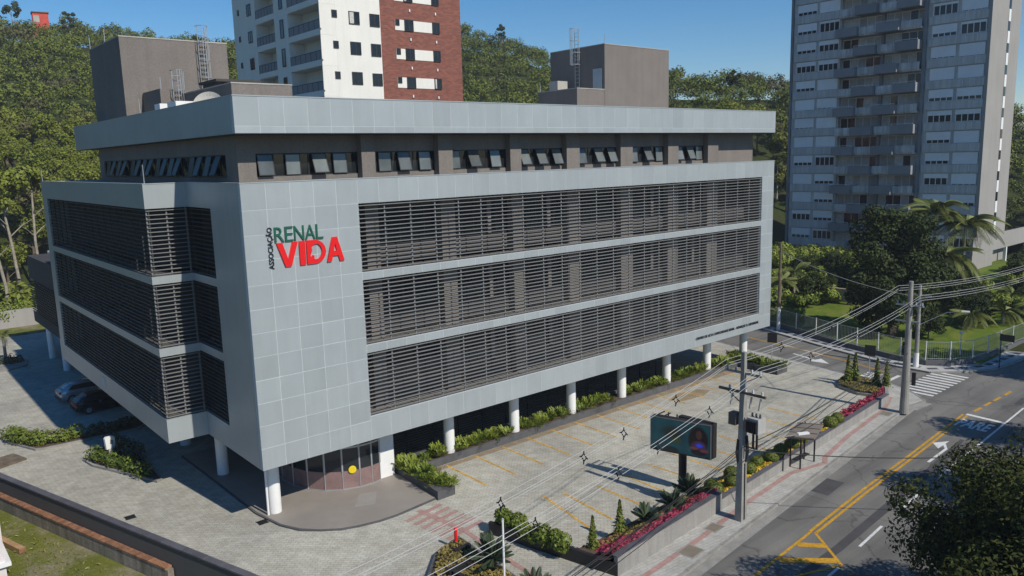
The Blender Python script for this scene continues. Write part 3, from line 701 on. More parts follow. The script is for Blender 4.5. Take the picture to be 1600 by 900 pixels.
obj('added_shade_wall', MB().box(4.6, 7.89, 8.6, 8.8, 0.1, 3.34).box(8.0, 37.0, 9.01, 9.2, 0.0, 3.34), M['dark_room'], cl_)  # black wall added to stand for the shadow of the open car park
# dark railing fence behind the front columns
ff = MB()
for x0 in np.arange(8.7, 36.0, 2.0): ff.box(x0, x0 + .05, 4.0, 4.05, 0, 1.5)
for z in np.arange(.2, 1.5, .16): ff.box(8.7, 36.0, 4.01, 4.03, z, z + .03)
obj('car_park_railing', ff, M['black'], cl_)
# roof-top volumes
obj('stair_tower', MB().box(0.81, 7.75, 20.0, 27.6, 20.7, 26.4), M['plaster'], cl_)
obj('stair_tower_coping', MB().box(0.78, 7.78, 19.97, 27.63, 26.4, 26.48), M['concrete'], cl_)
obj('lift_housing', MB().box(3.15, 6.7, 8.0, 19.0, 20.7, 22.55), M['plaster'], cl_)
obj('lift_housing_coping', MB().box(3.12, 6.73, 7.97, 19.03, 22.55, 22.62), M['concrete'], cl_)
obj('plant_room', MB().box(1.9, 6.3, 16.3, 19.9, 20.7, 22.9), M['plaster'], cl_)
obj('plant_room_canopy', MB().box(4.2, 7.0, 13.0, 16.0, 23.15, 23.3).box(4.4, 4.6, 13.2, 15.8, 22.5, 23.15), M['plaster_dark'], cl_)
obj('water_tank_tower', MB().box(33.2, 41.2, 8.0, 14.2, 20.7, 26.7), M['plaster'], cl_)
obj('water_tank_coping', MB().box(33.17, 41.23, 7.97, 14.23, 26.7, 26.76), M['concrete'], cl_)
obj('tank_annex', MB().box(30.1, 33.19, 8.02, 12.4, 20.7, 23.2), M['plaster'], cl_)
obj('tank_annex_coping', MB().box(30.07, 33.18, 7.99, 12.43, 23.2, 23.26), M['concrete'], cl_)
dr = obj('door', MB().box(33.15, 33.21, 8.3, 9.25, 23.3, 24.9), M['galv'], cl_)
obj('air_unit', MB().box(31.2, 32.3, 11.3, 12.3, 23.25, 24.1), M['concrete'], cl_)
def ladder(x, y, z0, z1, nx, ny, cage=True):
    """(nx, ny) points away from the wall"""
    lb = MB(); tx, ty = -ny, nx; w = .24
    for s in (-1, 1): lb.tube([(x + tx * w * s + nx * .15, y + ty * w * s + ny * .15, z0), (x + tx * w * s + nx * .15, y + ty * w * s + ny * .15, z1)], .03, 6)
    z = z0 + .3
    while z < z1 - .1: lb.tube([(x - tx * w + nx * .15, y - ty * w + ny * .15, z), (x + tx * w + nx * .15, y + ty * w + ny * .15, z)], .02, 5); z += .3
    lo = obj('ladder', lb, M['galv'], cl_)
    cg = MB(); zz = z0 + 2.0 if z1 - z0 > 3.5 else z0 + .6
    ring = lambda z: [(x + tx * .38 * math.cos(a) + nx * (.15 + .7 * math.sin(a)), y + ty * .38 * math.cos(a) + ny * (.15 + .7 * math.sin(a)), z) for a in np.linspace(0, math.pi, 9)]
    z = zz
    while z <= z1 + .01: cg.tube(ring(z), .025, 5); z += (z1 - zz) / max(1, round((z1 - zz) / 1.1))
    for k in (1, 3, 4, 5, 7): cg.tube([ring(zz)[k], ring(z1)[k]], .02, 5)
    obj('ladder_cage', cg, M['galv'], lo)
ladder(6.0, 20.0, 22.0, 27.4, 0, -1)
ladder(2.9, 16.3, 21.0, 24.0, 0, -1)
ladder(33.2, 10.9, 23.4, 28.2, -1, 0)
dish = MB().lathe([(0.02, .0), (.34, .045), (.6, .13), (.8, .26), (.79, .28), (.6, .15), (.34, .06), (0.02, .02)], 24)
dd = obj('satellite_dish', dish, M['concrete'], cl_, (2.2, 9.0, 21.35)); dd.rotation_euler = (R(58), 0, R(-35))
obj('dish_mast', MB().cyl(2.2, 9.1, 20.7, 21.5, .05, n=8), M['galv'], cl_)
obj('condenser', MB().box(0.8, 1.9, 13.0, 14.0, 20.7, 21.75).box(1.0, 2.2, 10.8, 12.3, 20.7, 21.75), M['white'], cl_)
for x, y, z, h in ((0.1, 14.5, 21.2, .9), (-2.05, 33.8, 17.25, .9), (-2.0, 7.55, 17.25, 1.0), (0.85, 27.5, 26.4, .9), (0.85, 23.5, 26.4, .9), (33.3, 8.1, 26.7, .8), (2.0, 16.4, 22.9, .7), (30.2, 12.3, 23.2, .7)):
    obj('lightning_rod', MB().cyl(x, y, z, z + h, .025, .02, 6), M['galv'], cl_)
# rear annex with its own louvres
an = MB().box(-0.5, 9, 43.8, 55.8, 7.4, 9.7).box(-0.5, 9, 43.8, 55.8, 3.0, 3.9).box(-0.2, 9, 44.0, 55.6, 3.9, 7.4).box(0.3, 9, 34.02, 43.79, 3.3, 9.2)
obj('rear_annex', an, M['plaster_dark'], cl_)
obj('annex_canopy', MB().box(-0.2, 2.2, 44.5, 46.5, 10.6, 10.8).box(0.4, 0.8, 45.3, 45.7, 9.7, 10.6), M['white'], cl_)
asl = MB().box(0, .12, 0, 11.9, 0, .06).mesh('slat')
for k in range(14): link('slat', asl, M['slat_dark'], cl_, (-0.56, 43.85, 4.0 + k * .245))
for x, y in ((-0.2, 43.9), (-0.2, 50.3)): link('column', MB().cyl(0, 0, 0, 3.05, .3, n=20).mesh('column'), M['white'], cl_, (x, y, 0))

# ---- lettering
def font_mesh(txt, offset=0.0, ext=0.5, res=3):
    c = bpy.data.curves.new('lettering', 'FONT'); c.body = txt; c.offset = offset; c.extrude = ext; c.resolution_u = res
    o = bpy.data.objects.new('lettering', c); me = bpy.data.meshes.new_from_object(o); bpy.data.objects.remove(o); bpy.data.curves.remove(c); return me
def fit_letter(me, fn):
    co = np.empty(len(me.vertices) * 3, np.float32); me.vertices.foreach_get('co', co); co = co.reshape(-1, 3)
    lo, hi = co.min(0), co.max(0); u_ = (co - lo) / np.maximum(hi - lo, 1e-6)
    me.vertices.foreach_set('co', np.ascontiguousarray(fn(u_), np.float32).ravel()); me.materials.clear(); me.update(); return me
def poly_mesh(outlines, ext=0.5):
    c = bpy.data.curves.new('lettering', 'CURVE'); c.dimensions = '2D'; c.fill_mode = 'BOTH'; c.extrude = ext
    for pts in outlines:
        s = c.splines.new('POLY'); s.points.add(len(pts) - 1); s.use_cyclic_u = True
        for p, (x, y) in zip(s.points, pts): p.co = (x, y, 0, 1)
    o = bpy.data.objects.new('lettering', c); me = bpy.data.meshes.new_from_object(o); bpy.data.objects.remove(o); bpy.data.curves.remove(c); return me
def on_wall(x0, x1, z0, z1, d=0.12):
    return lambda u: np.stack([x0 + (x1 - x0) * u[:, 0], -0.005 - d * u[:, 2], z0 + (z1 - z0) * u[:, 1]], -1)
sg = thing('facade_sign', 'raised sign reading Renal Vida in green and red on the grey panels', 'sign')
for ch, x0, x1 in (('R', 1.47, 1.96), ('E', 2.0, 2.42), ('N', 2.47, 2.99), ('A', 3.04, 3.58), ('L', 3.62, 4.0)):
    link('letter', fit_letter(font_mesh(ch, 0.0), on_wall(x0, x1, 14.40, 15.13, 0.06)), M['green_sign'], sg)
th = np.linspace(math.pi / 2, -math.pi / 2, 15)
GLY = {'V': [[(0, 1), (.27, 1), (.5, .3), (.73, 1), (1, 1), (.64, 0), (.36, 0)]], 'I': [[(0, 0), (0, 1), (1, 1), (1, 0)]],
       'D': [[(0, 0), (0, 1), (.4, 1)] + [(.42 + .58 * math.cos(a), .5 + .5 * math.sin(a)) for a in th] + [(.4, 0)],
             [(.37, .2), (.46, .17), (.6, .2), (.72, .3), (.79, .45), (.79, .58), (.72, .72), (.6, .82), (.45, .83), (.33, .78), (.25, .68), (.28, .58), (.22, .45), (.17, .33), (.22, .28), (.27, .36), (.33, .37), (.37, .32)]],
       'A': [[(0, 0), (.34, 1), (.64, 1), (1, 0), (.73, 0), (.66, .23), (.34, .23), (.26, 0)], [(.41, .43), (.5, .74), (.59, .43)]]}
for ch, x0, x1 in (('V', 1.53, 2.62), ('I', 2.68, 2.99), ('D', 3.06, 4.08), ('A', 4.12, 5.08)):
    link('letter', fit_letter(poly_mesh(GLY[ch]), on_wall(x0, x1, 13.2, 14.37 if ch != 'A' else 14.42, 0.08)), M['red_sign'], sg)
me = font_mesh('ASSOCIAÇÃO', 0.012)
link('side_word', fit_letter(me, lambda u: np.stack([1.42 - 0.36 * u[:, 1], -0.005 - 0.05 * u[:, 2], 13.15 + 2.0 * u[:, 0]], -1)), M['navy_sign'], sg)
lt = link('facade_lettering', fit_letter(font_mesh('CENTRO DE ALTA COMPLEXIDADE RENAL - HENRIQUE O. GREVSMUHL', 0.012), on_wall(34.55, 43.15, 3.83, 4.07, 0.04)), M['navy_sign'])
tag(lt, 'small black lettering along the lower right band of the grey facade', 'lettering')
pr_ = font_mesh('PARE', 0.03, 0.0)
tag(link('road_lettering', fit_letter(pr_, lambda u: np.stack([40.05 + 1.75 * u[:, 1], -16.62 - 1.95 * u[:, 0], np.full(len(u), -0.112)], -1)), M['road_white']), 'white PARE lettering painted on the lane before the stop line', 'road marking')
pr_ = font_mesh('PARE', 0.03, 0.0)
tag(link('road_lettering', fit_letter(pr_, lambda u: np.stack([48.6 - 2.2 * u[:, 0], -8.2 + 1.3 * u[:, 1], np.full(len(u), -0.112)], -1)), M['road_white']), 'white lettering painted on the side street behind the small conifers', 'road marking')

# ================================================================== OTHER BUILDINGS
# cream and brick apartment block behind the clinic
ap = thing('apartment_block', 'cream and red brick apartment tower rising behind the clinic roof', 'building', (28.0, 45.0, 0))
AH, FP = 48.0, 3.28
FZ = [FP * k - 0.55 for k in range(4, 15)]          # floor lines that can show above the clinic
def zwin(z): return z + 1.0
obj('wall', MB().box(0, 7.6, 0.0, 4, 0, AH).box(3.2, 7.6, 4.0, 23.9, 0, AH).box(0, 3.2, 11.0, 12.7, 0, AH).box(0, 3.2, 17.6, 23.9, 0, AH), M['apt_white'], ap) if False else None
wl = MB().box(1.9, 7.6, 0.0, 23.9, 0, AH)
wl.box(0, 1.9, 8.0, 11.4, 0, AH).box(0, 1.9, 17.0, 23.9, 0, AH)
obj('wall', wl, M['apt_white'], ap)
obj('brick_wall', MB().box(7.6, 19.3, 0.25, 23.9, 0, AH), M['brick'], ap)
obj('roof', MB().box(-.1, 19.4, -.1, 24, AH, AH + .5), M['apt_white'], ap)
_wm = {}
def apt_window(x, z, w, h, y, rot=0.0):
    key = (w, h)
    if key not in _wm:
        f = MB().box(0, w, -.05, .06, 0, .08).box(0, w, -.05, .06, h - .08, h).box(0, .08, -.05, .06, .08, h - .08).box(w - .08, w, -.05, .06, .08, h - .08)
        if w > 1: f.box(w / 2 - .04, w / 2 + .04, -.045, .055, .08, h - .08)
        _wm[key] = (f.mesh('window'), MB().box(.08, w - .08, -.02, .0, .08, h - .08).mesh('pane'))
    o = link('window', _wm[key][0], M['frame'], ap, (x, y, z), rot)
    link('pane', _wm[key][1], M['glass'], o)
    if w > 1 and random.random() < .45:
        ck = ('c', w, h)
        if ck not in _wm: _wm[ck] = MB().box(.1, w * random.choice((.3, .46)), -.028, -.022, .1, h - .1).mesh('curtain')
        link('curtain', _wm[ck], M['curtain'], o)
    return o
rail_me = {}
def balcony(y0, y1, z):
    n = 'balcony'
    b = obj(n, MB().box(0.0, 1.895, y0, y1, z - .35, z + .12).box(0.0, .12, y0, y1, z + .12, z + .3).box(0, 1.89, y0, y0 + .12, z + .12, z + FP - .36).box(0, 1.89, y1 - .12, y1, z + .12, z + FP - .36), M['apt_white'], ap)
    rl = MB(); nn = 6
    for k in range(nn + 1): yy = y0 + .15 + (y1 - y0 - .3) * k / nn; rl.box(.03, .09, yy - .03, yy + .03, z + .3, z + 1.25)
    rl.box(.03, .09, y0 + .12, y1 - .12, z + 1.25, z + 1.31)
    r_ = obj('railing', rl, M['frame'], b)
    obj('balustrade_glass', MB().box(.05, .07, y0 + .12, y1 - .12, z + .32, z + 1.24), M['balc_dark'], b)
    obj('balcony_door', MB().box(1.86, 1.89, y0 + (y1 - y0) * .18, y0 + (y1 - y0) * .18 + .95, z + .12, z + 2.4), M['frame'], b)
for z in FZ:
    zz = zwin(z)
    apt_window(1.45, zz + .55, .65, .8, -.03); apt_window(3.55, zz, 1.35, 1.4, -.03); apt_window(6.2, zz - .05, 1.3, 1.4, -.03)
    # brick bay: white infill strips with three windows
    obj('white_infill', MB().box(9.72, 10.98, .2, .26, zz - .1, zz + 1.1).box(12.25, 14.95, .2, .26, zz - .1, zz + 1.1), M['apt_white'], ap)
    apt_window(9.75, zz + .42, .55, .7, .17); apt_window(11.0, zz - .12, 1.25, 1.3, .17); apt_window(14.98, zz - .12, 1.05, 1.3, .17)
    obj('vent', MB().box(11.7, 11.85, .1, .27, zz - 1.2, zz - .9).box(15.4, 15.55, .1, .27, zz - 1.25, zz - .95), M['white'], ap)
    balcony(0.0, 8.0, z); balcony(11.4, 17.0, z)
    for y, w, h, dz in ((9.9, .9, 2.1, -.6), (19.3, 1.2, 1.4, 0), (22.3, .5, .7, .5)):
        o = apt_window(-.03, zz + dz, w, h, y, R(-90))
# grey tower on the right
TX, TY0, TY1, TB, TP, TN = 97.0, 2.3, 29.0, 2.2, 2.72, 18
tw = thing('apartment_tower', 'tall grey apartment tower with white shutters and charcoal balconies behind the garden', 'building', (TX, TY0, TB))
TW = TY1 - TY0; TH = TP * TN + 1.5
body = MB().box(1.0, 10.0, 0, TW, 0, TH).box(0.25, .999, 0, 7.6, 0, TH).box(0.25, .999, 19.4, TW, 2.4, TH)
obj('wall', body, M['tower_grey'], tw)
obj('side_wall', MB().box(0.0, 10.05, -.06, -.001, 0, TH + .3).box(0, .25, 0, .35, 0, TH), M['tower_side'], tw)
obj('end_fin', MB().box(-.15, 1.7, TW + .001, TW + .3, 0, TH + .3), M['balc_dark'], tw)
obj('divider_fin', MB().box(-.1, 1.6, 7.6, 8.0, 1.5, TH).box(0.4, 1.0, 13.4, 13.7, 1.5, TH), M['balc_dark'], tw)
obj('roof', MB().box(.2, 10.1, -.1, TW + .3, TH, TH + .8), M['tower_grey'], tw)
sp_me = MB().box(-.02, .24, 0, 7.0, 0, 1.05).mesh('spandrel'); sp2_me = MB().box(-.02, .24, 0, 7.1, 0, 1.05).mesh('spandrel')
pn_me = MB().box(.18, .26, 0, 3.1, 0, 1.5).mesh('window_band')
sh_me = {}
def shutter(y, z, drop):
    drop = round(drop, 1)
    if drop not in sh_me: sh_me[drop] = MB().box(.08, .19, .04, 3.06, 1.5 - 1.5 * drop, 1.5).mesh('shutter')
    link('shutter', sh_me[drop], M['shutter'], tw, (0, y, z))
    if drop < .95:
        key = ('w', drop)
        if key not in sh_me:
            f = MB(); zt = 1.5 - 1.5 * drop
            for k in range(5): yy = .1 + k * (2.9 / 4); f.box(.1, .19, yy - .05, yy + .05, .02, zt)
            f.box(.1, .185, .04, 3.06, 0, .06)
            sh_me[key] = (f.mesh('window'), MB().box(.13, .16, .05, 3.05, .06, zt).mesh('pane'))
        o = link('window', sh_me[key][0], M['white'], tw, (0, y, z)); link('pane', sh_me[key][1], M['glass'], o)
bal = {'d': MB().box(-1.5, -1.35, 0, 3.0, -.2, 1.0).box(-1.35, 1.0, 0, .15, -.2, 1.0).box(-1.35, 1.0, 2.85, 3.0, -.2, 1.0).box(-1.35, 1.0, .15, 2.85, -.2, 0).mesh('balcony'),
       'l': MB().box(-.75, -.6, 0, 2.62, 0, .95).box(-.6, 1.0, 0, 2.62, -.2, 0.0).mesh('balcony'),
       'r': MB().box(-1.47, -1.42, .05, 2.95, 1.12, 1.17).box(-1.47, -1.42, .05, .1, 1.0, 1.12).box(-1.47, -1.42, 2.9, 2.95, 1.0, 1.12).mesh('handrail')}
win_c = {}
def recess(y, z, w, n):
    key = (round(w, 2), n)
    if key not in win_c:
        f = MB()
        for k in range(n + 1): yy = min(max(w * k / n, .04), w - .04); f.box(.9, 1.0, yy - .04, yy + .04, .1, 2.3)
        f.box(.9, 1.0, 0, w, 2.3, 2.4)
        win_c[key] = (f.mesh('window'), MB().box(.95, .98, .04, w - .04, .1, 2.3).mesh('pane'), MB().box(.91, .945, .04, w / n - .06, .1, 2.3).mesh('curtain'))
    o = link('window', win_c[key][0], M['white'], tw, (0, y, z))
    link('pane', win_c[key][1], M['glass'], o)
    for k in range(n):
        if random.random() < .72: link('curtain', win_c[key][2], M['curtain'], o, (0, w * k / n + .02, 0))
for k in range(TN):
    z = 1.5 + k * TP
    for a in (0.35, 20.0):
        if k == 0 and a > 10: pass
        link('spandrel', sp_me, M['balc_light'] if a > 10 else M['tower_grey'], tw, (0, a if a < 10 else 19.5, z))
        drops = [random.choice([1.0, 1.0, .7, .7, .4, .9, .2]) for _ in range(2)]
        for q_ in range(2): shutter((0.45 if a < 10 else 19.55) + q_ * 3.45, z + 1.1, drops[q_])
    ys = [8.05, 11.05, 13.75, 16.75] if k % 2 == 0 else [8.05, 10.68, 13.75, 16.38]
    kinds = 'dldl' if k % 2 == 0 else 'ldld'
    for y, kd in zip(ys, kinds):
        b = link('balcony', bal[kd], M['balc_dark'] if kd == 'd' else M['balc_light'], tw, (0, y, z))
        if kd == 'd' and random.random() < .6: link('handrail', bal['r'], M['white'], b)
    if random.random() < .7: link('air_conditioner', bpy.data.meshes.get('air_conditioner') or MB().box(.4, .8, 0, .8, .05, .65).mesh('air_conditioner'), M['shutter'], tw, (0, random.choice([8.4, 11.6, 14.2, 17.2]), z))
    recess(8.05, z, 5.3, 5); recess(13.75, z, 5.6, 5)
    # white drying frames beside the right-hand windows
    if k > 2: link('rail_frame', MB().box(-.06, -.03, 1.2, 1.26, .2, 1.0).box(-.06, -.03, 2.6, 2.66, .2, .96).box(-.06, -.03, 1.2, 2.66, .96, 1.0).mesh('rail_frame') if k == 3 else bpy.data.meshes['rail_frame'], M['white'], tw, (0, 0.2, z))
st_me = MB().box(5.6, 6.3, -.12, -.061, 0, 1.5).mesh('stair_panel'); sg_me = MB().box(5.6, 6.3, -.10, -.061, 1.52, TP - .02).mesh('stair_window')
for k in range(TN * 1):
    z = 1.5 + k * TP
    link('stair_panel', st_me, M['white'], tw, (0, 0, z)); link('stair_window', sg_me, M['glass'], tw, (0, 0, z))
obj('entrance_shade_slab', MB().box(0.7, 1.0, 9.0, 19.3, -.2, 1.5), M['dark_room'], tw)  # dark slab proud of the wall, its colour standing for recess shade
rp = thing('ramp_wall', 'pale ramp wall running off beside the foot of the grey tower', 'wall', (91.0, 1.2, 1.5))
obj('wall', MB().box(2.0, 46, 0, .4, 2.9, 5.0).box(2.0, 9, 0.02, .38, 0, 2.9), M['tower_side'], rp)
obj('deck', MB().box(2.0, 46, .41, 6, 2.7, 2.9), M['tower_side'], rp); obj('rear_wall', MB().box(9.1, 46, 5.6, 6, -.5, 2.7), M['dark_room'], rp)
obj('post', MB().box(14, 14.35, .03, .38, -.5, 2.9).box(22, 22.35, .03, .38, -.5, 2.9).box(30, 30.35, .03, .38, -.5, 2.9), M['white'], rp)
# red-roofed hut on the ridge
hx, hy = CAM.x + 258 * math.sin(R(10.7)), CAM.y + 258 * math.cos(R(10.7)); hz = float(height(hx, hy))
hut = thing('hilltop_house', 'small red house front showing among trees on the left ridge', 'house', (hx, hy, hz), R(-8))
obj('wall', MB().box(-1.9, 1.9, 0, 4, 0, 9.0), solid('red_house_paint', (0.55, 0.075, 0.05), 0.8), hut)
obj('window', MB().box(-1.7, -.3, -.08, -.01, 6.4, 8.2), M['concrete'], hut); obj('roof', MB().box(-2.1, 2.1, -.3, 4.3, 9.0, 9.25), M['tile'], hut)
# corner of a house at the lower left
nh = thing('neighbour_house', 'pinkish white house corner with a ledge at the lower left edge', 'house', (-10.43, 4.3, 0))
obj('wall', MB().box(-6, 0, -0.9, 3.5, -.05, 2.1).box(-6, 0.04, -0.95, 3.55, -.05, .88) if False else MB().box(-6, 0, 0, 5, -.05, 4.5), M['pinkwhite'], nh)
obj('ledge', MB().box(-6, .2, -.2, 5.1, .62, .8), M['white'], nh)

# ================================================================== BOUNDARY WALLS, FENCES, KERBS
A0 = Vector((-9.54, 13.18)); T_ = Vector((0.287, -0.958)); N_ = Vector((0.958, 0.287))
def wp(t, n): p = A0 + T_ * t + N_ * n; return (p.x, p.y)
bw = thing('boundary_wall', 'long dark grey boundary wall with slate coping beside the forecourt', 'wall')
obj('wall', MB().prism([wp(-24, .38), wp(26, .38), wp(26, .62), wp(-24, .62)], -.2, 1.56), M['wall_dark'], bw)
for k in range(34):
    a = -24 + k * 1.475
    obj('coping_slab', MB().prism([wp(a, .33), wp(a + 1.455, .33), wp(a + 1.455, .67), wp(a, .67)], 1.56, 1.635 + random.uniform(-.004, .004)), M['coping'], bw)
obj('buttress_cap', MB().prism([wp(8.9, .68), wp(9.5, .68), wp(9.5, 1.5), wp(8.9, 1.5)], 0, .03), M['coping'], bw)
ow = thing('old_wall', 'weathered rendered wall topped with orange bricks below the dark wall', 'wall')
obj('wall', MB().prism([wp(-24, 0.02), wp(15.2, 0.02), wp(15.2, .3), wp(-24, .3)], -.2, .64), M['old_wall'], ow)
bme = MB().box(-.105, .105, -.17, .17, 0, .09).mesh('brick')
for k in range(180):
    a = -24 + k * .217
    x, y = wp(a + .1, .16)
    link('brick', bme, M['tile'], ow, (x, y, .64 + random.uniform(0, .015)), math.atan2(T_.y, T_.x) + random.uniform(-.04, .04))
tim = thing('timber_baulk', 'sawn timber baulk lying in the grass by the old wall', 'timber', (-9.75, 7.4, 0.0), math.atan2(T_.y, T_.x))
obj('timber', MB().box(-2.6, .9, -.14, .14, .0, .24), M['timber'], tim); obj('end_grain', MB().box(.9, .91, -.13, .13, .01, .23), M['tile'], tim)
# street wall with planting bed
sw = thing('street_wall', 'low grey rendered retaining wall with coping between parking and sidewalk', 'wall')
def seg(x0, x1, z1, extra=0.0):
    return MB().prism([(x0, WL(x0)), (x1, WL(x1)), (x1, WL(x1) + .22), (x0, WL(x0) + .22)], -.05, z1)
obj('wall', seg(9.6, 18.3, .95), M['planter'] if False else solid('grey_rendered_street_wall', (0.30, 0.29, 0.275), .9, .1, .6, .08, 12, streak=.2), sw)
wm_ = bpy.data.materials['grey_rendered_street_wall']
obj('wall', seg(18.32, 41.4, .62), wm_, sw)
obj('coping', MB().prism([(9.5, WL(9.5) - .04), (18.34, WL(18.34) - .04), (18.34, WL(18.34) + .3), (9.5, WL(9.5) + .3)], .95, 1.0), M['coping'], sw)
obj('coping', MB().prism([(18.35, WL(18.35) - .04), (41.4, WL(41.4) - .04), (41.4, WL(41.4) + .3), (18.35, WL(18.35) + .3)], .62, .66), M['coping'], sw)
obj('end_return', MB().prism([(41.4, WL(41.4)), (43.3, -10.85), (43.15, -10.7), (41.3, WL(41.4) + .22)], -.05, .6).prism([(43.3, -10.85), (44.5, -9.9), (44.35, -9.75), (43.15, -10.7)], -.05, .5), wm_, sw)
obj('side_return', MB().prism([(9.6, WL(9.6)), (9.6, WL(9.6) + .2), (8.05, -8.4), (7.9, -8.5)], -.05, .45) if False else MB().prism([(9.6, WL(9.6)), (9.75, WL(9.6)+.1), (8.18, -7.4), (8.02, -7.45)], -.05, .62), M['black'], sw)
def bedz(x, y):
    zt = np.where(np.asarray(x) < 18.31, .86, .56)
    return zt - (zt - .12) * np.clip((np.asarray(y) - WL(np.asarray(x)) - .25) / 1.7, 0, 1)
INN = [(9.3, -11.7), (11, -11.7), (17.3, -11.35), (18.3, -11.4), (18.32, -11.7), (22.4, -11.35), (28.4, -11.25), (41.3, -10.95)]
bed = MB()
for (x0, y0), (x1, y1) in zip(INN[:-1], INN[1:]):
    if x1 - x0 < .1: continue
    for k in range(4):
        a, b = k / 4, (k + 1) / 4
        P4 = [(x0, y0 + (WL(x0) + .21 - y0) * a), (x0, y0 + (WL(x0) + .21 - y0) * b), (x1, y1 + (WL(x1) + .21 - y1) * b), (x1, y1 + (WL(x1) + .21 - y1) * a)]
        xm = (x0 + x1) / 2
        bed.add([(x, y, float((.86 if xm < 18.31 else .56) - ((.86 if xm < 18.31 else .56) - .12) * min(max((y - WL(x) - .25) / 1.7, 0), 1))) for x, y in P4], [(0, 1, 2, 3)])
bed.prism([(9.7, -14.15), (8.2, -7.5), (9.0, -7.6), (9.3, -12.1), (9.8, -12.2), (10.2, -14.1)], -.05, .48)
struct('planting_bed', bed, M['soil'])
struct('bed_kerb', MB().prism([(8.15, -7.35), (9.05, -7.5), (9.05, -7.6), (8.15, -7.5)], -.05, .5).strip([(9.1, -7.55), (9.35, -12.03), (11, -12.08), (17.3, -11.68), (22.4, -11.28), (28.4, -11.18), (41.3, -10.88)], .12, .13), M['kerb'])
# front planter along the columns
fpl = thing('front_planter', 'long dark planter of ferny shrubs between the white columns', 'planter')
obj('rim', MB().box(10.2, 42.2, 1.28, 1.4, 0, .46).box(10.2, 42.2, 2.75, 2.95, 0, .55).box(10.2, 10.35, 1.4, 2.75, 0, .46).box(42.05, 42.2, 1.4, 2.75, 0, .46), M['planter'], fpl)
obj('rear_ledge', MB().box(8.7, 42.2, 2.951, 3.6, 0, .3), M['concrete'], fpl)
obj('soil', MB().box(10.35, 42.05, 1.4, 2.75, 0, .38), M['soil'], fpl)
lp = thing('corner_planter', 'dark box planter of bright ferns beside the entrance platform', 'planter', (8.7, 0, 0))
obj('box', MB().add([(0, 2.4, 0), (1.15, 2.4, 0), (.85, -2.6, 0), (-.3, -2.6, 0), (0, 2.4, .5), (1.15, 2.4, .5), (.85, -2.6, .5), (-.3, -2.6, .5)], [(0, 1, 2, 3), (7, 6, 5, 4), (0, 4, 5, 1), (1, 5, 6, 2), (2, 6, 7, 3), (3, 7, 4, 0)]), M['planter'], lp)
rpl = thing('end_planter', 'dark box planter of ferns at the far end of the parking', 'planter', (42.3, 0, 0))
obj('box', MB().box(0, 1.5, -2.4, 2.6, 0, .55), M['planter'], rpl)
# garden fence on its dark plinth
fpts = [(60.9, 20), (57.95, 7.0), (55.15, -.8), (53.3, -7.4), (53.45, -9.4), (54.6, -10.9), (56.6, -11.9), (59.2, -12.2), (61.6, -12.35), (72, -12.9)]
gf = thing('garden_fence', 'white steel bar fence on a dark plinth round the garden corner', 'fence')
pl_ = MB(); bars = MB(); rails = MB(); pc_me = MB().box(-.035, .035, -.035, .035, .4, 2.05).mesh('post')
for (x0, y0), (x1, y1) in zip(fpts[:-1], fpts[1:]):
    d = math.hypot(x1 - x0, y1 - y0); nx, ny = -(y1 - y0) / d * .1, (x1 - x0) / d * .1
    pl_.prism([(x0 - nx, y0 - ny), (x1 - nx, y1 - ny), (x1 + nx, y1 + ny), (x0 + nx, y0 + ny)], -.1, .42)
    rails.bar((x0, y0, 1.98), (x1, y1, 1.98), .04, .04).bar((x0, y0, .56), (x1, y1, .56), .04, .04)
    nb = max(1, int(d / .16))
    for k in range(nb): x, y = x0 + (x1 - x0) * k / nb, y0 + (y1 - y0) * k / nb; bars.box(x - .008, x + .008, y - .008, y + .008, .42, 1.98)
    npst = max(1, round(d / 2.6))
    for k in range(npst): link('post', pc_me, M['white'], gf, (x0 + (x1 - x0) * k / npst, y0 + (y1 - y0) * k / npst, 0))
obj('plinth', pl_, solid('dark_plinth', (.12, .12, .125), .9), gf); obj('rail', rails, M['galv'], gf)
tag(obj('bars', bars, M['galv'], gf), kind='stuff')
# rear retaining wall at the left
rw = thing('retaining_wall', 'long grey retaining wall at the foot of the wooded hill', 'wall')
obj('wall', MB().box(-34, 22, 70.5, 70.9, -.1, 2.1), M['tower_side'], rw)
struct('grass_verge', MB().prism([(-34, 66.5), (14, 64.6), (22, 70.5), (-34, 70.5)], -.1, .06), M['yard_grass'])
# ================================================================== STREET FURNITURE
def insul(mb, x, y, z): mb.lathe([(.02, z), (.07, z + .02), (.03, z + .06), (.07, z + .09), (.03, z + .13), (.06, z + .16), (.02, z + .2), (0, z + .2)], 8, (x, y))
# main pole
pA = thing('utility_pole', 'concrete utility pole with transformer and crossarms beside the billboard', 'utility pole', (18.07, -14.95, 0))
ps = MB(); ps.add([(-.24, -.19, 0), (.24, -.19, 0), (.24, .19, 0), (-.24, .19, 0), (-.1, -.09, 8.6), (.1, -.09, 8.6), (.1, .09, 8.6), (-.1, .09, 8.6)], [(3, 2, 1, 0), (4, 5, 6, 7), (0, 1, 5, 4), (1, 2, 6, 5), (2, 3, 7, 6), (3, 0, 4, 7)])
obj('shaft', ps, M['pole'], pA)
arm1 = obj('crossarm', MB().box(-.06, .06, -1.0, 1.0, 7.5, 7.6).bar((0, -.1, 7.1), (0, -.8, 7.5), .04), M['pole'], pA)
arm2 = obj('crossarm', MB().box(-.16, -.06, -1.3, 1.3, 6.55, 6.67).bar((-.1, .1, 6.1), (-.1, .8, 6.55), .04), M['bark'], pA)
ins = MB()
for y in (-.9, -.45, .45, .9): insul(ins, 0, y, 7.6)
for y in (-1.1, -.6, -.2, .7): insul(ins, -.11, y, 6.67)
tag(obj('insulators', ins, M['galv'], pA), kind='stuff')
fu = MB()
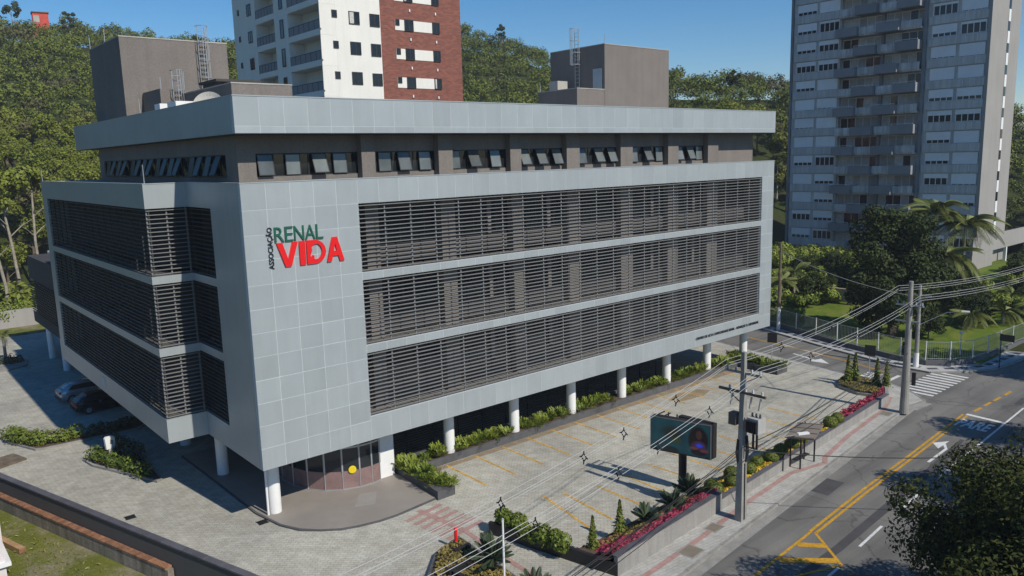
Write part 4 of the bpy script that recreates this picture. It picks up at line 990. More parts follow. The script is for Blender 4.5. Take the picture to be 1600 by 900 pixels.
for y in (-1.05, -.55, .5): fu.bar((-.14, y, 6.5), (-.3, y, 5.95), .07)
tag(obj('fuse_cutout', fu, M['concrete'], pA), kind='stuff')
tr = obj('transformer', MB().box(.25, .95, -.45, .1, 4.95, 5.8) if False else MB().box(-.32, .32, -1.05, -.42, 4.75, 5.5), solid('pale_grey_transformer', (.42, .42, .4), .5), pA)
fn = MB()
for k in range(6): fn.box(-.44, -.325, -1.0 + k * .1, -.96 + k * .1, 4.8, 5.4)
obj('cooling_fin', fn, M['black'], tr)
bs = MB()
for y in (-.95, -.74, -.53): insul(bs, 0, y, 5.5)
obj('bushing', bs, M['black'], tr)
obj('junction_box', MB().box(-.25, .2, .25, .65, 4.9, 5.5), solid('dark_grey_box', (.08, .08, .08), .6), pA)
obj('ladder_bracket', MB().bar((.0, -.6, 4.7), (.0, -.6, 3.9), .08).bar((.0, -.8, 4.7), (.0, -.8, 3.9), .08).bar((0, -.1, 3.9), (0, -.85, 3.9), .05), M['black'], pA)
obj('cable_bundle', MB().tube([(-.1, .1, 3.0), (-.16, .16, 3.5), (-.1, .12, 4.2)], .1, 8).tube([(.1, -.15, 3.1), (.16, -.2, 3.6), (.1, -.15, 4.4)], .09, 8).tube([(.0, -.2, 0.1), (0, -.17, 3)], .04, 6), M['cable'], pA)
la = obj('lamp_arm', MB().tube([(.05, -.1, 3.9), (1.2, -1.0, 4.2), (2.6, -1.7, 4.25)], .022, 6), M['pole'], pA)
obj('lamp_head', MB().box(-.4, .2, -.1, .1, -.03, .05), M['white'], la, (2.75, -1.75, 4.25), R(-28))
# pole at the corner
pB = thing('utility_pole', 'round concrete utility pole standing at the near corner of the crossing', 'utility pole', (39.9, -13.49, 0))
obj('shaft', MB().cyl(0, 0, 0, 9.2, .3, .14, 14), M['pole'], pB)
obj('crossarm', MB().box(-.06, .06, -.9, .9, 7.5, 7.6), M['galv'], pB); obj('crossarm', MB().box(-.06, .06, -.7, .9, 6.4, 6.5), M['galv'], pB)
ins = MB()
for y in (-.8, -.4, .4, .8): insul(ins, 0, y, 7.6)
tag(obj('insulators', ins, M['galv'], pB), kind='stuff')
obj('signal_box', MB().box(.15, .3, -.55, -.32, 2.0, 2.9), M['black'], pB)
obj('cable_bundle', MB().tube([(-.1, .2, 4.1), (-.12, .24, 4.6), (-.08, .2, 5.0)], .1, 8), M['cable'], pB)
# thin pole across the side street
pC = thing('utility_pole', 'slim pole with white painted foot and lamp arm by the garden fence', 'utility pole', (52.35, -9.1, 0))
obj('shaft', MB().cyl(0, 0, 1.2, 6.9, .18, .11, 12), M['pole'], pC); obj('painted_foot', MB().cyl(0, 0, 0, 1.2, .22, .2, 12), M['white'], pC)
obj('crossarm', MB().box(-.05, .05, -.9, .9, 6.0, 6.1), M['galv'], pC)
la = obj('lamp_arm', MB().tube([(.1, -.1, 3.6), (.9, -1.8, 4.7), (1.3, -2.6, 4.85)], .026, 6), M['galv'], pC)
obj('lamp_head', MB().box(-.08, .08, -.5, .1, 4.8, 4.9), M['white'], la, (1.45, -2.8, 0), R(25))
pD = thing('utility_pole', 'dark wooden pole with white foot at the far kerb near the clinic', 'utility pole', (56.95, 6.31, 0))
obj('shaft', MB().cyl(0, 0, 2.4, 9.0, .17, .12, 10), M['bark'], pD); obj('painted_foot', MB().cyl(0, 0, 0, 2.4, .19, .17, 10), M['white'], pD)
# cables
def sagline(a, b, sag, n=18):
    a, b = Vector(a), Vector(b)
    return [a + (b - a) * t + Vector((0, 0, -4 * sag * t * (1 - t))) for t in np.linspace(0, 1, n)]
def cable(a, b, sag, r, mat, label, group=None, name='power_line'):
    return tag(obj(name, MB().tube(sagline(a, b, sag), r, 5, False), mat), label, 'cable', group)
PL = (-15.0, -18.4)
bund = {'inner': [(-13.95, 8.05), (-14.0, 7.72), (-14.1, 7.9)], 'outer': [(-15.8, 7.95), (-15.9, 7.62), (-15.75, 7.75)]}
lab = {'inner': 'power line of the inner bundle', 'outer': 'power line of the outer bundle nearest the street'}
spacer_me = MB()
for a, b in (((0, 0, .32), (0, .22, .05)), ((0, .22, .05), (0, 0, -.28)), ((0, 0, -.28), (0, -.22, .05)), ((0, -.22, .05), (0, 0, .32)), ((0, 0, .32), (0, 0, .5)), ((0, .22, .05), (0, .38, .0)), ((0, -.22, .05), (0, -.36, -.02)), ((0, 0, -.28), (0, .05, -.5))):
    spacer_me.bar(Vector(a) * .55, Vector(b) * .55, .035)
spacer_me = spacer_me.mesh('line_spacer')
for nm, ws in bund.items():
    off = sum(w[0] for w in ws) / 3; ctr = sum(w[1] for w in ws) / 3 - .1
    zo = sorted(w[1] for w in ws)
    for y, z in ws:
        rk = ('lowest ', 'middle ', 'topmost ')[zo.index(z)]
        cable((PL[0], PL[1] + (y + 15), z - 1.3), (18.07, y, z), 1.0, .0105, M['wire'], rk + lab[nm] + ', left of the transformer pole', 'power lines left of the transformer pole')
        cable((18.07, y, z), (39.9, -13.49 + (y + 15) * .8, z - .15 + (.9 if nm == 'inner' else .5)), .45, .0105, M['wire'], rk + lab[nm] + ', between the two concrete poles', 'power lines between the poles')
        cable((39.9, -13.49 + (y + 15) * .8, z - .15 + (.9 if nm == 'inner' else .5)), (95, -12 + (y + 15) * .9, z - .4), 1.2, .013, M['wire'], rk + lab[nm] + ', beyond the crossing', 'power lines beyond the crossing')
    k0 = 0
    for i, t in enumerate((.52, .66, .74, .86)):
        p = sagline((PL[0], PL[1] + (off + 15), ctr - 1.3), (18.07, off, ctr), 1.0, 101)[int(t * 100)]
        o = link('line_spacer', spacer_me, M['cable'], None, p, R(6)); tag(o, 'black diamond spacer on the %s power line bundle, %s from the lower left' % (nm, ('first', 'second', 'third', 'fourth')[i]), 'line spacer', 'spacers on the power lines')
    for i, t in enumerate((.25, .52, .72, .9)):
        p = sagline((18.07, off, ctr), (39.9, -13.49 + (off + 15) * .8, ctr - .15 + (.9 if nm == 'inner' else .5)), .45, 101)[int(t * 100)]
        o = link('line_spacer', spacer_me, M['cable'], None, p, R(4)); tag(o, 'black diamond spacer on the %s power line bundle, %s beyond the transformer pole' % (nm, ('first', 'second', 'third', 'fourth')[i]), 'line spacer', 'spacers on the power lines')
for i, (dy, z) in enumerate(((.2, 3.35), (.15, 3.7), (-.2, 3.2), (-.15, 3.9))):
    cable((PL[0], PL[1] + dy, z - .8), (18.07, -14.95 + dy, z), .9, .017, M['cable'], 'black telephone cable drooping left from the transformer pole', 'telephone cables left of the transformer pole', 'telephone_cable')
    cable((18.07, -14.95 + dy, z), (39.9, -13.4 + dy, z + 1.1), .6, .017, M['cable'], 'black telephone cable slung between the two concrete poles', 'telephone cables between the poles', 'telephone_cable')
cable((18.07, -15.1, 3.7), (31, -31, 5.5), .8, .025, M['cable'], 'black service cable crossing the street from the transformer pole', None, 'service_cable')
cable((39.9, -13.5, 8.2), (56.95, 6.31, 8.2), .5, .02, M['wire'], 'service wire running from corner pole towards the dark wooden pole', None, 'service_wire')
# LED billboard
def screenmat():
    mt, n, b = _mat('led_screen_picture')
    t = n.nodes.new('ShaderNodeTexCoord'); v = t.outputs['Object']
    def blob(cx, cz, rx, rz, soft=.15):
        s = n.nodes.new('ShaderNodeVectorMath'); s.operation = 'SUBTRACT'; n.links.new(v, s.inputs[0]); s.inputs[1].default_value = (cx, 0, cz)
        k = n.nodes.new('ShaderNodeVectorMath'); k.operation = 'MULTIPLY'; n.links.new(s.outputs[0], k.inputs[0]); k.inputs[1].default_value = (1 / rx, 0, 1 / rz)
        l = n.nodes.new('ShaderNodeVectorMath'); l.operation = 'LENGTH'; n.links.new(k.outputs[0], l.inputs[0])
        return _ramp(n, l.outputs['Value'], (1, 1, 1), (0, 0, 0), 1 - soft, 1.0).outputs[0]
    c = _ramp(n, _noise(n, v, 1.4, 3), (0.004, .026, .036), (0.007, .055, .07)).outputs[0]
    for (cx, cz, rx, rz, col, sf) in ((1.25, 1.15, .7, .45, (.008, .014, .012), .6), (1.5, .75, .35, .25, (.03, .045, .008), .7), (1.2, .12, .5, .28, (.005, .012, .016), .2), (2.65, .5, .3, .5, (.012, .06, .075), .5),
                                      (2.72, .95, .6, .85, (.006, .004, .006), .2), (2.75, 1.25, .2, .28, (.045, .02, .016), .3), (2.75, .62, .48, .36, (.05, .02, .05), .3), (2.75, .3, .5, .22, (.012, .008, .014), .3),
                                      (2.78, .68, .24, .14, (.02, .05, .55), .5), (2.5, .5, .28, .09, (.13, .035, .03), .3), (3.05, .42, .3, .1, (.11, .03, .035), .3)):
        c = _mix(n, c, col, blob(cx, cz, rx, rz, sf))
    n.links.new(c, b.inputs['Base Color']); b.inputs['Base Color'].default_value = (0, 0, 0, 1)
    n.links.new(c, b.inputs['Emission Color']); b.inputs['Emission Strength'].default_value = .35
    b.inputs['Roughness'].default_value = .35
    return mt
bb = thing('led_billboard', 'black two-faced LED billboard on a single post in the parking bed', 'billboard', (19.1, -10.6, 0))
obj('post', MB().cyl(0, 0, 0, 2.3, .22, n=20), M['black'], bb)
def face(a, b, z0, z1, th_, mat, nm):
    a, b = Vector(a), Vector(b); d = (b - a); ln = d.length
    fr = MB().box(0, ln, 0, th_, z0, z1)
    o = obj(nm, fr, M['black'], bb, (a.x - 19.1, a.y + 10.6, 0), math.atan2(d.y, d.x))
    if mat:
        sc_ = obj('screen', MB().box(.07, ln - .07, -.012, -.004, 0.07, z1 - z0 - .07), mat, o, (0, 0, z0))
        obj('edge_trim', MB().box(0, ln, -.014, 0.0, z1 - .04, z1).box(0, .04, -.014, 0, z0, z1 - .04).box(ln - .04, ln, -.014, 0, z0, z1 - .04), solid('screen_edge', (.25, .25, .25), .5), o)
    return o
face((18.04, -9.22), (18.99, -12.5), 2.15, 4.05, .42, screenmat(), 'front_cabinet')
o_ = face((19.55, -12.45), (19.40, -10.3), 2.15, 4.05, .35, None, 'rear_cabinet')
fr = MB()
for k in range(6): fr.bar((19.25 - 19.1 + .05 * k, -9.5 + 10.6 - .55 * k, 2.2), (19.25 - 19.1 + .05 * k, -9.5 + 10.6 - .55 * k, 4.0), .06)
fr.bar((18.2 - 19.1, -9.3 + 10.6, 3.98), (19.3 - 19.1, -9.2 + 10.6, 3.98), .05).bar((18.3 - 19.1, -9.7 + 10.6, 3.98), (19.3 - 19.1, -9.6 + 10.6, 3.98), .05).bar((18.9 - 19.1, -12.3 + 10.6, 2.25), (19.4 - 19.1, -12.3 + 10.6, 2.25), .3, .12)
for z in (2.4, 2.9, 3.4, 3.9): fr.bar((19.08 - 19.1, -12.42 + 10.6, z), (19.5 - 19.1, -12.4 + 10.6, z), .05)
obj('frame', fr, M['black'], bb)
# bus shelter
bsx = thing('bus_shelter', 'open bus shelter with brown flat roof on thin black posts', 'bus shelter', (25.8, -13.7, 0))
obj('roof', MB().prism([(-1.5, .1), (1.0, .75), (1.75, -.45), (-.75, -1.25)], 2.3, 2.37), M['roofing'], bsx)
rb_ = MB()
for k in range(4): f_ = k / 3; rb_.bar((-1.5 + 2.5 * f_, .1 + .65 * f_, 2.39), (-.75 + 2.5 * f_, -1.25 + .8 * f_, 2.39), .05)
obj('roof_rib', rb_, M['bark'], bsx)
for x, y in ((.15, 0.02), (1.72, .03), (.07, .6), (1.7, .65)):
    obj('post', MB().box(x - .035, x + .035, y - .035, y + .035, 0, 2.3), M['black'], bsx)
obj('bench', MB().box(.2, 1.6, .25, .55, .42, .48).box(-.85, -.8, .5, .56, 0, 1.0), M['black'], bsx)
# small things
bo = thing('red_bollard', 'slim red hydrant post standing in the corner planting island', 'post', (5.98, -7.52, 0))
obj('post', MB().cyl(0, 0, 0, .95, .08, n=12), M['red_sign'], bo); obj('cap', MB().lathe([(.09, .95), (.09, 1.0), (.05, 1.08), (.0, 1.12)], 12), M['red_sign'], bo)
fpst = thing('white_post', 'tall thin white post in the corner planting at the bottom edge', 'post', (5.09, -12.15, 0))
obj('post', MB().cyl(0, 0, 0, 3.4, .05, .04, 10), M['white'], fpst); obj('cap', MB().lathe([(.05, 3.4), (.06, 3.42), (.0, 3.48)], 10), M['galv'], fpst)
tt = thing('totem_sign', 'white rounded sign panel on a short post in the hedge strip', 'sign', (-3.15, 16.4, 0), R(15))
obj('post', MB().box(-.14, .14, -.08, .08, 0, .95), M['concrete'], tt)
obj('panel', MB().add(*(lambda pr: ([(x, -.09, z) for x, z in pr] + [(x, .09, z) for x, z in pr], [tuple(range(len(pr))), tuple(range(2 * len(pr) - 1, len(pr) - 1, -1))] + [(k, k + len(pr), (k + 1) % len(pr) + len(pr), (k + 1) % len(pr)) for k in range(len(pr))]))([(-.28, .85), (.2, .85), (.28, .95), (.3, 1.5), (.2, 1.62), (-.22, 1.65), (-.32, 1.55)])), M['white'], tt)
obj('emblem', MB().add([(-.05, -.095, 1.15), (.15, -.095, 1.1), (.18, -.095, 1.35), (.0, -.095, 1.42)], [(0, 1, 2, 3)]), solid('grey_emblem', (.2, .25, .22)), tt)
for x, y, lb in ((45.7, .2, 'dark square traffic sign seen edge-on by the side street, nearer the clinic'), (47.0, -7.7, 'dark square traffic sign by the side street, nearer the crossing')):
    t_ = thing('traffic_sign', lb, 'traffic sign', (x, y, 0), R(20))
    obj('post', MB().cyl(0, 0, 0, 2.5, .035, n=8), M['galv'], t_); obj('plate', MB().box(-.04, .04, -.4, .4, 1.7, 2.55), M['black'], t_)
t_ = thing('street_name_sign', 'dark street name plate on a thin post at the garden corner', 'sign', (56.46, -13.98, 0))
obj('post', MB().cyl(0, 0, 0, 2.9, .04, n=8), M['black'], t_); obj('plate', MB().box(-.03, .03, -.95, 0.1, 2.3, 2.85), M['black'], t_)
t_ = thing('globe_lamp', 'small white globe garden lamp on the sunlit lawn', 'lamp', (58.4, -10.3, .1))
obj('post', MB().cyl(0, 0, 0, 1.9, .05, n=8), M['white'], t_); obj('globe', MB().lathe([(0, 2.15), (.13, 2.1), (.18, 2.0), (.13, 1.9), (0, 1.86)], 12), M['white'], t_, smooth=True)
for i, (x, y, w, h, lb) in enumerate(((16.4, -14.55, .9, .7, 'square concrete inspection cover on the sidewalk left of the transformer pole'), (38.9, -12.7, .9, .8, 'square inspection cover on sidewalk near the corner pole'), (13.7, -15.2, 1.1, .9, 'worn concrete inspection cover at the kerb near the bottom edge'))):
    t_ = thing('inspection_cover', lb, 'manhole cover', (x, y, .006), R(6))
    obj('frame', MB().box(-w / 2, w / 2, -h / 2, h / 2, 0, .012), M['kerb'], t_); obj('lid', MB().box(-w / 2 + .08, w / 2 - .08, -h / 2 + .08, h / 2 - .08, .012, .018), solid('rusty_lid', (.2, .17, .13), .9), t_)
for x, y, lb in ((.35, 1.55, 'small iron drain grate beside the curved platform edge'), (-4.55, 7.0, 'iron drain grate beside the dark boundary wall')):
    t_ = thing('drain_grate', lb, 'drain', (x, y, .0)); g_ = MB()
    for k in range(7): g_.box(-.25, .25, -.2 + k * .06, -.165 + k * .06, .0, .02)
    obj('grate', g_.box(-.28, .28, -.24, -.21, 0, .022).box(-.28, .28, .21, .24, 0, .022), M['black'], t_)
# ================================================================== CARS
def car(name, label, loc, rz, paint, L_=4.3):
    t = thing(name, label, 'car', loc, rz)
    # stations from tail (x=0) to nose: (x, z_low, z_belt, z_top, half width low, half width top)
    st = [(0.0, .45, .95, .95, .74, .60), (.12, .3, 1.0, 1.02, .82, .66), (.55, .22, 1.0, 1.3, .87, .60), (.95, .22, .98, 1.45, .88, .58), (1.9, .22, .96, 1.5, .88, .58), (2.6, .22, .94, 1.42, .88, .57), (3.15, .22, .92, 1.05, .88, .64), (3.7, .25, .86, .9, .86, .70), (4.15, .3, .74, .76, .78, .62), (4.3, .42, .62, .64, .66, .5)]
    st = [(x * L_ / 4.3,) + r for x, *r in [(s[0],) + s[1:] for s in st] for r in [tuple(r)]]
    vs, fs = [], []
    ring = lambda s: [(s[0], -s[4] * .92, s[1]), (s[0], -s[4], s[1] + .18), (s[0], -s[4], s[2] - .12), (s[0], -s[4] * .96, s[2]), (s[0], -s[5], s[3] - .05 if s[3] > s[2] + .1 else s[3]), (s[0], -s[5] * .7, s[3])]
    for s in st:
        h = ring(s); vs += h + [(x, -y, z) for x, y, z in h[::-1]]
    n = 12
    for i in range(len(st) - 1): fs += [(i * n + k, i * n + (k + 1) % n, (i + 1) * n + (k + 1) % n, (i + 1) * n + k) for k in range(n)]
    fs += [tuple(range(n - 1, -1, -1)), tuple((len(st) - 1) * n + k for k in range(n))]
    obj('body', MB().add(vs, fs), paint, t, smooth=True)
    gs = MB()
    for sy in (-1, 1):
        def gp(i, z_, k):
            s = st[i]; u = (z_ - s[2]) / max(s[3] - .05 - s[2], .01); return (s[0], sy * (s[4] * .96 + (s[5] - s[4] * .96) * u + .012), z_)
        for i in range(3, 5):
            a, b = st[i], st[i + 1]
            pts = [gp(i, a[2] + .06, 0), gp(i + 1, b[2] + .06, 0), gp(i + 1, b[3] - .12, 0), gp(i, a[3] - .12, 0)]
            gs.add(pts, [(0, 1, 2, 3)] if sy < 0 else [(3, 2, 1, 0)])
        pts = [gp(2, st[2][2] + .06, 0), gp(3, st[3][2] + .06, 0), gp(3, st[3][3] - .12, 0)]; gs.add(pts, [(0, 1, 2)] if sy < 0 else [(2, 1, 0)])
        pts = [gp(5, st[5][2] + .06, 0), (st[5][0] + .38, sy * .845, st[5][2] + .06), gp(5, st[5][3] - .12, 0)]; gs.add(pts, [(0, 1, 2)] if sy < 0 else [(2, 1, 0)])
    obj('side_window', gs, M['glass'], t)
    a, b = st[1], st[3]
    obj('rear_window', MB().add([(.2, -.6, 1.09), (.2, .6, 1.09), (.86, .5, 1.43), (.86, -.5, 1.43)], [(0, 3, 2, 1)]), M['glass'], t)
    obj('windscreen', MB().add([(3.1 * L_ / 4.3, -.6, 1.1), (3.1 * L_ / 4.3, .6, 1.1), (2.64 * L_ / 4.3, .54, 1.43), (2.64 * L_ / 4.3, -.54, 1.43)], [(0, 1, 2, 3)]), M['glass'], t)
    for sy in (-1, 1):
        obj('tail_light', MB().box(-.02, .2, sy * .66 - .13, sy * .66 + .13, .82, .98), M['red_lens'], t)
        obj('headlight', MB().box(4.08 * L_ / 4.3, 4.24 * L_ / 4.3, sy * .56 - .12, sy * .56 + .12, .58, .7), M['white'], t)
        obj('door_handle', MB().box(1.55, 1.72, sy * .885 - .01, sy * .885 + .01, .84, .87), M['galv'], t)
        for x in (.8, 3.45 * L_ / 4.3):
            w = MB(); w.lathe([(.2, -.1), (.31, -.1), (.33, -.06), (.33, .06), (.31, .1), (.2, .1)], 20)
            o = obj('wheel', w, M['tyre'], t, (x, sy * .8, .33)); o.rotation_euler = (R(90), 0, 0)
            o2 = obj('rim', MB().lathe([(0, -.09), (.2, -.09), (.2, .09), (0, .09)], 12), M['galv'], o)
    obj('bumper', MB().box(-.06, .12, -.7, .7, .36, .52), M['black'], t)
car('silver_car', 'silver hatchback parked under the clinic, tail outward', (-3.0, 32.9, 0), R(4), M['car_silver'])
car('black_car', 'black car parked beside the silver one under the clinic edge', (-2.75, 28.7, 0), R(4), M['car_black'], 4.2)

# ================================================================== VEGETATION
def leaf_mesh(name, lumps, per, size, **k):
    v, q_ = leaf_lumps(lumps, per, size, **k); return np_mesh(name, v, q_)
def trunk_mb(h, r, limbs=5, spread=2.0, lean=(0, 0), n=8, seed=0):
    rr = random.Random(seed); mb = MB()
    pts = [(lean[0] * t * t + rr.uniform(-.06, .06) * h * .1, lean[1] * t * t + rr.uniform(-.06, .06) * h * .1, h * t) for t in (0, .25, .5, .75, 1)]
    mb.tube(pts, [r * 1.25, r, r * .85, r * .65, r * .4], n)
    for k in range(limbs):
        t = rr.uniform(.5, .95); a = 2 * math.pi * (k + rr.random() * .5) / limbs; i = min(int(t * 4), 3); f_ = t * 4 - i
        p = Vector(pts[i]).lerp(Vector(pts[i + 1]), f_); s_ = spread * rr.uniform(.6, 1)
        mb.tube([p, p + Vector((math.cos(a) * s_ * .5, math.sin(a) * s_ * .5, s_ * .45)), p + Vector((math.cos(a) * s_, math.sin(a) * s_, s_ * .75))], [r * .45, r * .3, r * .12], 5)
    return mb
def tree(name, label, loc, trunk, crown, tm, cm, rz=0, group=None, sc=1.0):
    t = thing(name, label, 'tree', loc, rz, group)
    link('trunk', trunk, tm, t); link('crown', crown, cm, t); t.scale = (sc, sc, sc); return t
# ---- forest tree kinds (origin at the foot)
KINDS_ = []
for s_, (rx, rz_, cz, nl, per, sz) in enumerate(((3.6, 3.0, 7.6, 22, 190, .22), (4.3, 2.7, 7.4, 26, 180, .23), (3.0, 3.6, 8.0, 20, 190, .21))):
    KINDS_.append((trunk_mb(6.6, .26, 5, 2.4, seed=s_).mesh('trunk'), leaf_mesh('crown', crown_lumps(nl, rx, rz_, cz, (.27, .42)), per, sz)))
# ---- distant wood on the hill: one mass
pts = []
cell = 4.3
for gxi in np.arange(-120, 330, cell):
    for gyi in np.arange(-60, 330, cell):
        x = gxi + rng.uniform(-1.9, 1.9); y = gyi + rng.uniform(-1.9, 1.9)
        dx, dy = x - CAM.x, y - CAM.y; r_ = math.hypot(dx, dy); az = math.degrees(math.atan2(dx, dy))
        if not (-6 < az < 86): continue
        rd, rf = float(np.interp(az, _ra, _rd)), float(np.interp(az, _ra, _rf))
        if r_ < rf + 1 or r_ > rd + 22: continue
        if 20 < x < 52 and 40 < y < 74: continue
        if 94 < x < 112 and -30 < y < 34: continue
        if 13.3 < az < 59.5 and (float(height(x, y)) + 6.5 - CAM.z) / r_ < .025: continue
        pts.append((r_, x, y, az))
pts.sort()
pts = np.array(pts)
near = [p for p in pts if (3 < p[3] < 13.5 and p[0] < 172) or (36 < p[3] < 62 and p[0] < 165)][:150]
nearset = {(p[1], p[2]) for p in near}
far = np.array([p for p in pts if (p[1], p[2]) not in nearset])
KF = []
for (rx, rz_, cz, nl, per, sz) in ((3.7, 3.1, 6.6, 13, 27, .36), (4.4, 2.8, 6.4, 14, 26, .37), (3.1, 3.7, 7.0, 12, 28, .35), (3.9, 3.4, 6.8, 13, 27, .36)):
    KF.append(leaf_lumps(crown_lumps(nl, rx, rz_, cz, (.32, .5), low=-.35), per, sz, jit=.55, up=.15)[0])
V_, T2 = [], []
for i, (r_, x, y, az) in enumerate(far):
    b_ = KF[rng.integers(4)]; s_ = rng.uniform(.48, .88) * (1.25 if rng.random() < .1 else 1); a = rng.uniform(0, 6.28)
    c_, n_ = math.cos(a) * s_, math.sin(a) * s_
    v = np.stack([b_[:, 0] * c_ - b_[:, 1] * n_ + x, b_[:, 0] * n_ + b_[:, 1] * c_ + y, b_[:, 2] * s_ * rng.uniform(.85, 1.1) + float(height(x, y)) - .8], -1)
    V_.append(v); T2.append(np.full(len(v), float(np.clip(rng.beta(1.6, 2.0) + .25 * math.sin(x * .03) * math.cos(y * .035), 0, 1))))
V_ = np.concatenate(V_); NQ = len(V_) // 4
tag(link('hillside_wood', np_mesh('hillside_wood', V_, np.arange(len(V_)).reshape(-1, 4), np.concatenate(T2)), L['forest_far']), kind='stuff')
for i, p in enumerate(near):
    k = KINDS_[rng.integers(3)]
    lb = 'bright leafy tree at the lower edge of the wooded hill left of the clinic' if p[3] < 20 else 'leafy tree in the wood rising behind the clinic roof'
    tree('forest_tree', lb, (p[1], p[2], float(height(p[1], p[2])) - .3), k[0], k[1], M['bark'], L['forest'], rng.uniform(0, 6.28), 'trees at the edge of the wood, left' if p[3] < 20 else 'trees of the wood behind the roof', float(rng.uniform(.62, 1.0)))
# tall airy trees standing out on the ridge
for az, r_, h_, lb in ((19.6, 205, 14, 'tall airy eucalyptus on the ridge beside the cream tower'), (9.2, 250, 12, 'tall thin tree on the left ridge beside the red house'), (12.2, 250, 10, 'slim tree right of the red hilltop house'), (40, 246, 9, 'taller tree on the ridge behind the brick wall'), (56, 190, 8, 'lone taller tree on the ridge above the far right of the roof')):
    x, y = CAM.x + r_ * math.sin(R(az)), CAM.y + r_ * math.cos(R(az)); z = float(height(x, y))
    tree('ridge_tree', lb, (x, y, z), trunk_mb(h_ * .8, .22, 6, h_ * .2, seed=int(az)).mesh('trunk'), leaf_mesh('crown', crown_lumps(12, h_ * .2, h_ * .34, h_ * .8, (.22, .36)), 70, .28), M['bark_pale'], L['dark'])
# ---- palms
def frond_mesh(length, droop, leaf, w, n=19, name='frond'):
    mb = MB(); pts = []
    for k in range(n + 1):
        t = k / n; pts.append(Vector((length * t * (1 - .12 * t), 0, length * (.55 * t - droop * t * t))))
    mb.tube(pts, [.05 * (1 - .8 * k / n) + .008 for k in range(n + 1)], 4)
    for k in range(2, n * 2 + 1):
        t = k / (n * 2); i = min(int(t * n), n - 1); p = pts[i].lerp(pts[i + 1], t * n - i); d = (pts[i + 1] - pts[i]).normalized()
        ll = leaf * math.sin(math.pi * (.12 + .83 * t)) ** .7
        for s_ in (-1, 1):
            tip = p + Vector((d.x * ll * .5, s_ * ll * .8, d.z * ll * .5 - ll * .35)); e = d * w
            mb.add([tuple(p - e), tuple(p.lerp(tip, .55) + e * .9 + Vector((0, 0, .04 * ll))), tuple(tip), tuple(p.lerp(tip, .5) - e * .9)], [(0, 1, 2, 3)])
    return mb.mesh(name)
FR_BIG = [frond_mesh(3.3, .75, .9, .048), frond_mesh(3.1, 1.0, .85, .048), frond_mesh(2.8, .4, .8, .048)]
def palm(label, loc, h, rx=.17, n=24, sc=1.0, cat='palm', lean=(0, 0)):
    t = thing('palm_tree', label, cat, loc, random.uniform(0, 6))
    obj('trunk', MB().tube([(lean[0] * k * k, lean[1] * k * k, h * k) for k in (0, .3, .6, 1)], [rx * 1.3, rx, rx * .95, rx * .7], 9), M['bark_pale'], t)
    for k in range(n):
        m_ = FR_BIG[2] if k % 5 == 0 else FR_BIG[k % 2]
        o = link('frond', m_, L['palm'], t, (lean[0], lean[1], h), 2.399 * k); o.rotation_euler = (0, R(random.uniform(-32, 22)), 2.399 * k); s_ = random.uniform(.85, 1.15) * sc; o.scale = (s_, s_, s_)
    return t
palm('tallest garden palm before the grey tower, left of the pair', (79.5, .6, 1.4), 9.4, sc=1.32)
palm('garden palm right of the tallest one, before the tower side wall', (80.5, -2.2, 1.4), 7.9, sc=1.32)
palm('lower garden palm beneath the taller pair', (76.0, -2.0, 1.2), 5.2, sc=1.3)
palm('small palm in the garden below the grey tower, left part', (71.5, 13.0, 1.2), 2.6, .12, 11, .75)
palm('small palm beside the bright shrubs near the clinic corner', (64.0, 10.3, .6), 3.2, .12, 11, .7)
for i in range(9):
    az = (44, 47, 50, 53, 55, 57, 59, 7, 11)[i]; r_ = (133, 140, 136, 150, 140, 136, 146, 131, 137)[i]
    x, y = CAM.x + r_ * math.sin(R(az)), CAM.y + r_ * math.cos(R(az))
    o = palm('wild palm rising out of the wooded hillside', (x, y, float(height(x, y))), 6.0 + i % 3, .16, 13, 1.0); o['group'] = 'palms in the hillside wood'
for x, y, lb in ((-3.9, 51.6, 'small palm in the round island, nearer the annex'), (-5.0, 51.2, 'small palm in the round island, at the left edge')):
    palm(lb, (x, y, .1), 2.6, .14, 10, .42)
# ---- garden trees
big = leaf_mesh('crown', crown_lumps(64, 4.6, 5.9, 6.4, (.19, .31), -.95), 460, .16, jit=.8)
tree('dense_tree', 'large dense dark green tree in the garden before the grey tower', (61.8, -3.0, .2), trunk_mb(6, .4, 6, 3, seed=3).mesh('trunk'), big, M['bark'], L['dark'], 0, None, 1.1)
gb_t = trunk_mb(2.2, .12, 4, 1.2, seed=77).mesh('trunk')
mid = leaf_mesh('crown', crown_lumps(20, 2.6, 2.2, 2.4, (.28, .42), -.8), 200, .17, jit=.9)
for x, y, s_, lb in ((62.5, -6.0, .6, 'rounded dark bush under the big garden tree, toward the poles'), (70, -7.4, .6, 'mid green bush right of the big garden tree'), (73, -4.5, .8, 'leafy bush behind the lawn slope'), (61.5, -1.5, .8, 'dark bush at the left foot of the big garden tree'), (80, -9, .6, 'broad shrub at the right edge of the garden'), (87, -6, .7, 'large shrub below the pale ramp wall'), (86, -15, .7, 'shrub at the far right end of the lawn'), (69.5, 9.5, .8, 'dark round bush below the small palm'), (78, 6.5, .7, 'dark shrub beneath the tower entrance')):
    tree('garden_bush', lb, (x, y, float(height(x, y)) + .1), trunk_mb(2.2, .12, 4, 1.2, seed=int(x)).mesh('trunk'), mid, M['bark'], L['dark'] if s_ < 1.05 else L['forest'], random.uniform(0, 6), None, s_)
brt = leaf_mesh('crown', crown_lumps(16, 1.5, 1.0, .9, (.3, .42), -.5), 150, .12)
